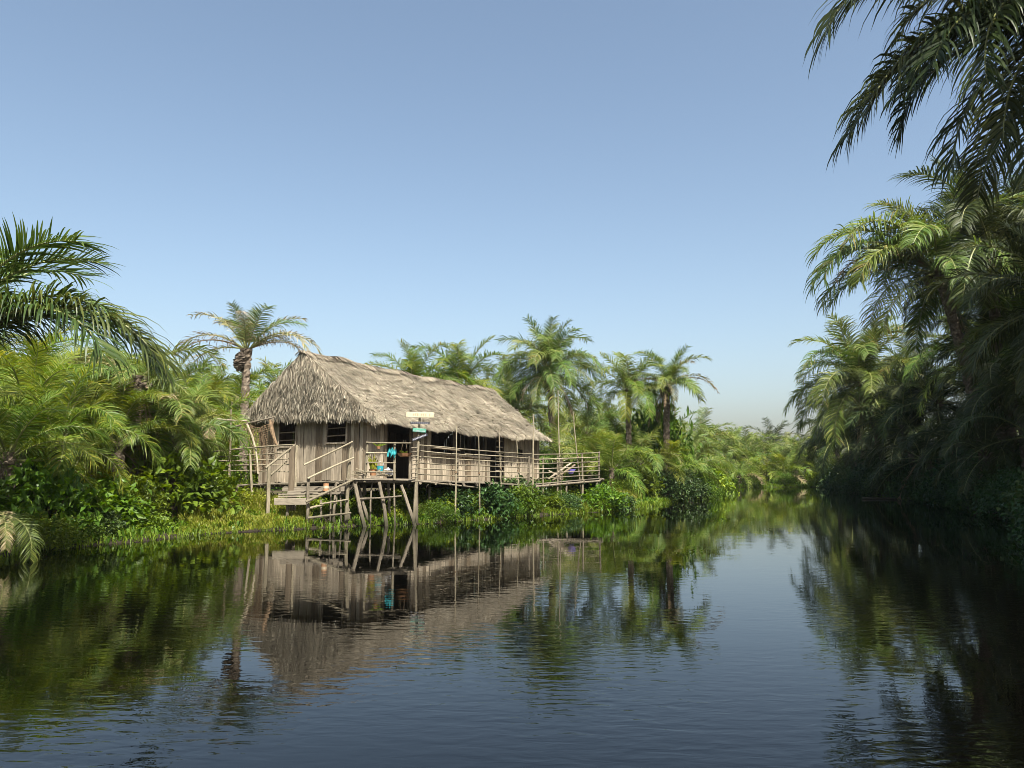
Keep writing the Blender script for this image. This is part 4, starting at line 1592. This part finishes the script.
# right bank
rb = [(842, 56, 432, 20, .9), (880, 48, 410, 20, .95), (903, 42, 425, 18, .85), (915, 46, 385, 20, .9), (938, 40, 400, 18, .85), (968, 38, 350, 20, .95), (1002, 33, 330, 22, 1.0),
      (958, 34, 440, 16, .75), (1008, 30, 405, 18, .9), (1042, 29, 330, 22, 1.1), (1032, 26, 430, 16, .85), (870, 60, 400, 18, 1.0), (835, 68, 432, 18, .9), (1036, 37, 262, 22, 1.15),
      (1075, 30, 250, 22, 1.2), (1060, 22, 300, 20, 1.1), (985, 29, 452, 14, .7), (922, 38, 455, 14, .7), (1018, 27, 380, 18, .9), (895, 52, 440, 16, .8), (862, 56, 450, 16, .8), (1010, 42, 425, 20, .95), (1028, 38, 445, 20, .95)]
for i, (px, Y_, yt, n_, sc_) in enumerate(rb):
    Y_, sc_ = Y_ * 1.12, sc_ * (1.15 if Y_ > 34 else .88)
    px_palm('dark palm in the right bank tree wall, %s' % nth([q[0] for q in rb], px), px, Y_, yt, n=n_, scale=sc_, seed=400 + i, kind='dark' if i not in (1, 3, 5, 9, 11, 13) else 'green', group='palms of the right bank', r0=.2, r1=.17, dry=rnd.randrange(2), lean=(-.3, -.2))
# tall palms added outside the picture to the right, to shade the bank
for i, (x, y, h_) in enumerate(((24, 24, 11.5), (27, 30, 12), (20.5, 19, 11), (30, 37, 12), (17, 14, 10.5), (33, 45, 12.5), (14, 8.5, 9.5), (34, 54, 12), (21, 12, 12), (26, 18, 13), (30, 25, 13),
                                (35, 33, 13), (16, 4, 10), (13, -2, 9.5), (12, 3, 9.5), (18, 9, 12), (15.5, 11.5, 11), (19, 15, 12.5), (23, 20, 12.5), (13, 6, 10.5))):
    palm('tall dark palm added beyond the picture edge to shade the right bank', x, y, h_ + 2.0, n=28, scale=1.25, seed=450 + i, kind='dark', group='added shade palms of the right bank', r0=.24, r1=.2)


# shrubs
def along(pts, ds, off, jit):
    P = [Vector((a, b)) for a, b in pts]
    out = []
    for a, b in zip(P[:-1], P[1:]):
        L_ = (b - a).length
        m = max(1, int(L_ / ds))
        nrm = Vector((-(b - a).y, (b - a).x)).normalized()
        for i in range(m):
            q = a.lerp(b, (i + rnd.random()) / m) + nrm * (off + rnd.uniform(-jit, jit))
            out.append(q)
    return out


lb_ = [q for q in LEFT if 12 < q[1] < 22]
for row, (off_, s0, s1) in enumerate(((.55, .5, .8), (1.6, .8, 1.15), (3.0, 1.0, 1.4))):
    for q in along(lb_, 1.15, off_, .3):
        shrub('leafy green shrub in the thicket along the left bank', q.x, q.y, rnd.uniform(s0, s1), rnd.uniform(.8, 1.15), rnd.choice(['broad', 'broad', 'fine', 'fine', 'yellow', 'dark']), 'shrubs of the left bank')
shrub('dense bright broadleaf bush in front of the left railing', gx(178, 23.2), 23.2, 1.35, 1.05, 'broad')
shrub('yellow green bush beside the left railing', gx(222, 25.0), 25.0, 1.0, .9, 'yellow')
shrub('small yellow shrub under the left railing by the steps', gx(248, 24.8), 24.8, .65, .8, 'yellow')
shrub('light green feathery bush left of the grassy bank', gx(140, 21.6), 21.6, .95, 1.0, 'fine')
# under the deck
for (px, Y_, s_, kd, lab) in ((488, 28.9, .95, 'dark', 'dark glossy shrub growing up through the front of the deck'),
                              (440, 27.2, .75, 'yellow', 'light green shrub under the deck right of the sign post'),
                              (420, 27.4, .6, 'fine', 'fine leaved shrub under the deck behind the sign post'),
                              (462, 28.4, .62, 'broad', 'leafy shrub under the deck between the first two tall poles'),
                              (396, 26.6, .55, 'broad', 'small leafy plant between the landing stilts'),
                              (372, 26.2, .5, 'fine', 'low green plant behind the left landing stilts'),
                              (340, 25.6, .5, 'fine', 'small green plant behind the steps'),
                              (515, 31.0, .6, 'fine', 'low creeper on the bank below the fence, near the glossy shrub'),
                              (540, 32.4, .7, 'fine', 'low creeper on the bank below the right platform'),
                              (565, 33.6, .65, 'yellow', 'light green creeper under the middle of the right platform'),
                              (588, 34.4, .7, 'dark', 'dark creeper at the right corner of the platform')):
    shrub(lab, gx(px, Y_), Y_, s_, .85, kd)
for i in range(14):
    px, Y_ = 395 + i * 15, 28.6 + i * .55
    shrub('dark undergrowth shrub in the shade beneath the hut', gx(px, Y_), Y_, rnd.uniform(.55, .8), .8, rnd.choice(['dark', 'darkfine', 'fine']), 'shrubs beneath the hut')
CK = [('fine', 'fine leaved'), ('yellow', 'yellow green'), ('broad', 'broad leaved'), ('fine', 'fine leaved')]
cr = [q for q in LEFT if 25 < q[1] < 37]
for q in along(cr, .75, .55, .3) + along(cr, .9, 1.5, .4):
    kd = rnd.choice(['fine', 'darkfine', 'broad', 'fine', 'broad', 'yellow', 'dark'])
    shrub('low creeper on the water edge below the fence and platform', q.x, q.y, rnd.uniform(.28, .8), rnd.uniform(.75, 1.15), kd, 'creepers below the deck')
for i, (px, Y_, s_, kd) in enumerate(((300, 26.0, .6, 'fine'), (322, 26.2, .6, 'broad'), (345, 26.6, .62, 'dark'), (360, 25.9, .5, 'broad'), (383, 26.6, .62, 'fine'), (405, 27.0, .62, 'broad'),
                                    (424, 26.2, .5, 'fine'), (330, 25.2, .38, 'yellow'), (394, 25.6, .42, 'yellow'))):
    shrub('leafy plant growing in the shade behind the steps and landing, %s' % nth([300, 322, 345, 360, 383, 405, 424, 330, 394], px), gx(px, Y_), Y_, s_, .9, kd, 'plants behind the landing')
# the point right of the hut
for (px, Y_, s_, hz_, kd) in ((618, 39.6, .9, .8, 'fine'), (632, 41, 1.3, .95, 'broad'), (655, 42.5, 1.4, .9, 'darkfine'), (680, 44, 1.4, .9, 'darkfine'), (700, 47, 1.2, .9, 'fine'),
                              (612, 43, 1.6, 1.1, 'fine'), (645, 46, 1.9, 1.1, 'broad'), (675, 50, 1.9, 1.1, 'fine'), (600, 48, 2.0, 1.2, 'fine'), (575, 44, 1.6, 1.2, 'broad'), (550, 42, 1.5, 1.2, 'fine'),
                              (640, 54, 2.2, 1.2, 'fine'), (700, 55, 1.8, 1.1, 'yellow'), (530, 44, 1.6, 1.3, 'fine'), (705, 60, 1.7, 1.0, 'fine')):
    shrub('dense leafy bush on the point right of the hut', gx(px, Y_), Y_, s_, hz_, kd, 'bushes on the point')
shrub('broadleaf tree bush with pale leaves between the two palms on the point', gx(655, 45.5), 45.5, 1.6, 2.3, 'broad')
# behind and left of the hut
for (px, Y_, s_) in ((200, 31, 1.5), (230, 34, 1.7), (160, 31, 1.6), (255, 39, 1.9), (290, 43, 2.0), (120, 30, 1.6), (70, 28, 1.6), (320, 46, 2), (215, 29.5, 1.1), (20, 26, 1.5)):
    shrub('tall leafy bush in the forest left of the hut', gx(px, Y_), Y_, s_, 1.35, rnd.choice(['fine', 'yellow', 'fine']), 'bushes left of the hut')
# far bank
fb_ = [q for q in LEFT if q[1] > 50] + [(30.5, 74)]
for q in along(fb_, 2.4, 1.2, .5):
    shrub('low bush along the far bank', q.x, q.y, rnd.uniform(.9, 1.5), rnd.uniform(.7, 1.0), rnd.choice(['fine', 'yellow', 'fine', 'darkfine']), 'bushes along the far bank')
# right bank, hanging over the water
rb_ = [q for q in RIGHT if q[1] > 10]
for (off_, ds_, s0, s1) in ((.2, 1.6, .9, 1.4), (1.8, 1.8, 1.2, 1.9), (4.0, 2.2, 1.6, 2.4)):
    for q in along(rb_, ds_, off_, .4):
        if q.x / q.y > .72:
            continue
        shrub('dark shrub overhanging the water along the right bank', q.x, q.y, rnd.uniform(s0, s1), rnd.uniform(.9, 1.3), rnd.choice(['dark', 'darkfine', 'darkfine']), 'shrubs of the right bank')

# fallen frond dipping into the water at the lower left
ff_ = thing('fallen_frond', 'pale palm frond drooping into the water at the lower left corner', 'frond', at(0, 515, 15.4))
link('leaf', FR[('near', 2, 0)], ff_, (0, 0, 0), (0, R(38), R(-18)), .34)
link('leaf', FR[('half', 1, 1)], ff_, (-.1, .1, .05), (0, R(30), R(-48)), .32)
# floating log by the right bank
lg = at(858, 494, 46)
pole('fallen_log', None, Vector((lg.x, 45.5, .03)), Vector((lg.x + 3.2, 44.2, .06)), .09, 'log', bend=.01)
tag(bpy.data.objects['fallen_log'], 'pale fallen log lying at the waterline of the right bank', 'log')


# =================================================================== grass and ground cover
def blades(name, spots, hmin, hmax, wid, leafm, seed, label, cat, flop=.5):
    r = np.random.default_rng(seed)
    V, F, T = [], [], []
    for (x, y, z, k_) in spots:
        for _ in range(3):
            az = r.uniform(0, 6.28)
            h_ = r.uniform(hmin, hmax) * k_
            bx, by = x + r.normal(0, .05), y + r.normal(0, .05)
            lx, ly = math.cos(az) * h_ * flop * r.uniform(.2, 1), math.sin(az) * h_ * flop * r.uniform(.2, 1)
            wx, wy = -math.sin(az) * wid, math.cos(az) * wid
            a2 = r.uniform(-.8, .8)
            wx, wy = wx * math.cos(a2) - wy * math.sin(a2), wx * math.sin(a2) + wy * math.cos(a2)
            b = len(V)
            V += [(bx - wx, by - wy, z - .02), (bx + wx, by + wy, z - .02), (bx + wx + lx * .4, by + wy + ly * .4, z + h_ * .6),
                  (bx - wx + lx * .4, by - wy + ly * .4, z + h_ * .6), (bx + lx, by + ly, z + h_ * (1 - .25 * flop))]
            F += [(b, b + 1, b + 2, b + 3), (b + 3, b + 2, b + 4)]
            t_ = float(np.clip(r.normal(.5, .2), 0, 1))
            T += [t_, min(1, t_ + .1)]
    o = link(name, mesh_np(name, V, F, [M[leafm]], T))
    return tag(o, label, None, None, 'stuff')


def spots_in(n_, fn, seed):
    r = np.random.default_rng(seed)
    out = []
    x0, x1, y0, y1, test = fn
    X_ = r.uniform(x0, x1, n_)
    Y_ = r.uniform(y0, y1, n_)
    D_ = river_dist(X_, Y_)
    Z_ = ground_z(X_, Y_)
    N_ = wob(X_ * 1.6, Y_ * 1.6)
    for x, y, d, z, nn in zip(X_, Y_, D_, Z_, N_):
        k_ = test(x, y, d, nn)
        if k_ > 0 and z > -.02:
            out.append((x, y, z, k_))
    return out


def near_grass(x, y, d, nn):
    px = 512 + x / y * FPX
    if d < .08 or d > 4.2:
        return 0
    if 185 < px < 312:
        return (.55 + .45 * nn) * min(1, .35 + d * .35)
    return 0


blades('grass', spots_in(34000, (-10.5, -5, 20, 27, near_grass), 5), .35, .85, .011, 'grass', 6, 'tall bright grass on the bank below the left railing', 'grass')


def right_grass(x, y, d, nn):
    px = 512 + x / y * FPX
    if d < .1 or d > 5:
        return 0
    if 500 < px < 640:
        return (.6 + .4 * nn) * min(1, .4 + d * .4)
    return 0


blades('grass', spots_in(30000, (-.5, 8, 30, 42, right_grass), 8), .3, .75, .013, 'grass', 9, 'tall yellow green grass on the bank beneath and beside the right platform', 'grass')


def any_bank(x, y, d, nn):
    return (.5 + .5 * abs(nn)) if 0.0 < d < 7 else 0


blades('ground_cover', spots_in(80000, (-18, 34, 8, 84, any_bank), 12), .15, .5, .03, 'shrub', 13, 'low green weeds covering the river banks', 'weeds', .9)


def edge_spots(pts, n_, seed):
    r = np.random.default_rng(seed)
    P = np.array(pts)
    A, B = P[:-1], P[1:]
    L_ = np.hypot(*(B - A).T)
    k_ = r.choice(len(A), n_, p=L_ / L_.sum())
    t_ = r.random(n_)[:, None]
    D_ = (B - A)[k_] / L_[k_][:, None]
    Q = A[k_] + (B - A)[k_] * t_ + np.stack([-D_[:, 1], D_[:, 0]], 1) * r.uniform(-.6, .8, n_)[:, None]
    Z_ = ground_z(Q[:, 0], Q[:, 1])
    W_ = wob(Q[:, 0] * 2.1, Q[:, 1] * 1.7)
    return [(q[0], q[1], z, .55 + .45 * wv) for q, z, wv in zip(Q, Z_, W_) if -.07 < z < .16 and wv > -.75]


blades('sedge', edge_spots([q for q in LEFT if 11 < q[1]] + [(30.5, 74)], 9000, 21), .12, .42, .012, 'shrub', 22, 'ragged sedge hanging over the water along the left and far banks', 'sedge', .95)

# =================================================================== labels: order repeats from left to right in the picture
def seen_px(o):
    return 512 + o.location.x / max(o.location.y, 1) * FPX


LOOK = {'shrub': 'leafy', 'shrub_dark': 'dark glossy', 'shrub_yellow': 'yellow green'}
for grp, base in (('shrubs of the left bank', '%s shrub of the left bank, %s'), ('creepers below the deck', '%s creeper on the bank below the fence, %s'),
                  ('bushes on the point', '%s bush on the point beyond the hut, %s'), ('bushes left of the hut', '%s tall bush left of the hut, %s'),
                  ('bushes along the far bank', '%s low bush along the far bank, %s'), ('shrubs beneath the hut', '%s undergrowth shrub beneath the hut, %s'),
                  ('palms of the forest behind', '%s palm behind the hut and left thicket, %s'), ('palms of the forest right of the hut', '%s palm in the forest behind the right platform, %s'),
                  ('low palms on the far bank', '%s low palm on the far bank, %s'), ('palms of the far bank', '%s full crowned palm on the far bank, %s'),
                  ('palms beyond the far bank', '%s palm in the back row beyond the far bank, %s')):
    rows = {}
    for o in [q for q in COL.objects if q.parent is None and q.get('group') == grp]:
        fol_ = [c for c in o.children if c.name.startswith('foliage')]
        if fol_:
            look = LOOK[fol_[0].data.materials[0].name.replace(' leaf', '').replace('dark glossy shrub', 'shrub_dark').replace('yellow green shrub', 'shrub_yellow')]
            fine = len(fol_[0].data.polygons) > 9000
            look = ('fine ' if fine else 'broad ') + look if look != 'yellow green' else look
        else:
            look = 'green'
        rows.setdefault(look, []).append(o)
    for look, ob in rows.items():
        ob.sort(key=seen_px)
        for i, o in enumerate(ob):
            o['label'] = base % (look, 'leftmost' if i == 0 else ('rightmost' if i == len(ob) - 1 else (ORD[i] + ' from the left')))

# =================================================================== thin river haze
HW = 6500.0
HZT = 22.0
hv_ = [(-HW, -HW, -2.7), (HW, -HW, -2.7), (HW, HW, -2.7), (-HW, HW, -2.7), (-HW, -HW, HZT), (HW, -HW, HZT), (HW, HW, HZT), (-HW, HW, HZT)]
hf_ = [(3, 2, 1, 0), (4, 5, 6, 7), (0, 1, 5, 4), (1, 2, 6, 5), (2, 3, 7, 6), (3, 0, 4, 7)]
hm, hn, hl = new_mat('river haze')
pv = hn.new('ShaderNodeVolumePrincipled')
pv.inputs['Color'].default_value = (0.86, 0.92, 1.0, 1)
pv.inputs['Density'].default_value = 0.0002
pv.inputs['Anisotropy'].default_value = 0.3
ho = hn.new('ShaderNodeOutputMaterial')
hl.new(pv.outputs[0], ho.inputs['Volume'])
hz_ = link('haze', mesh_np('haze', hv_, hf_, [hm]))
tag(hz_, 'thin pale haze hanging over the river and far trees', None, None, 'stuff')
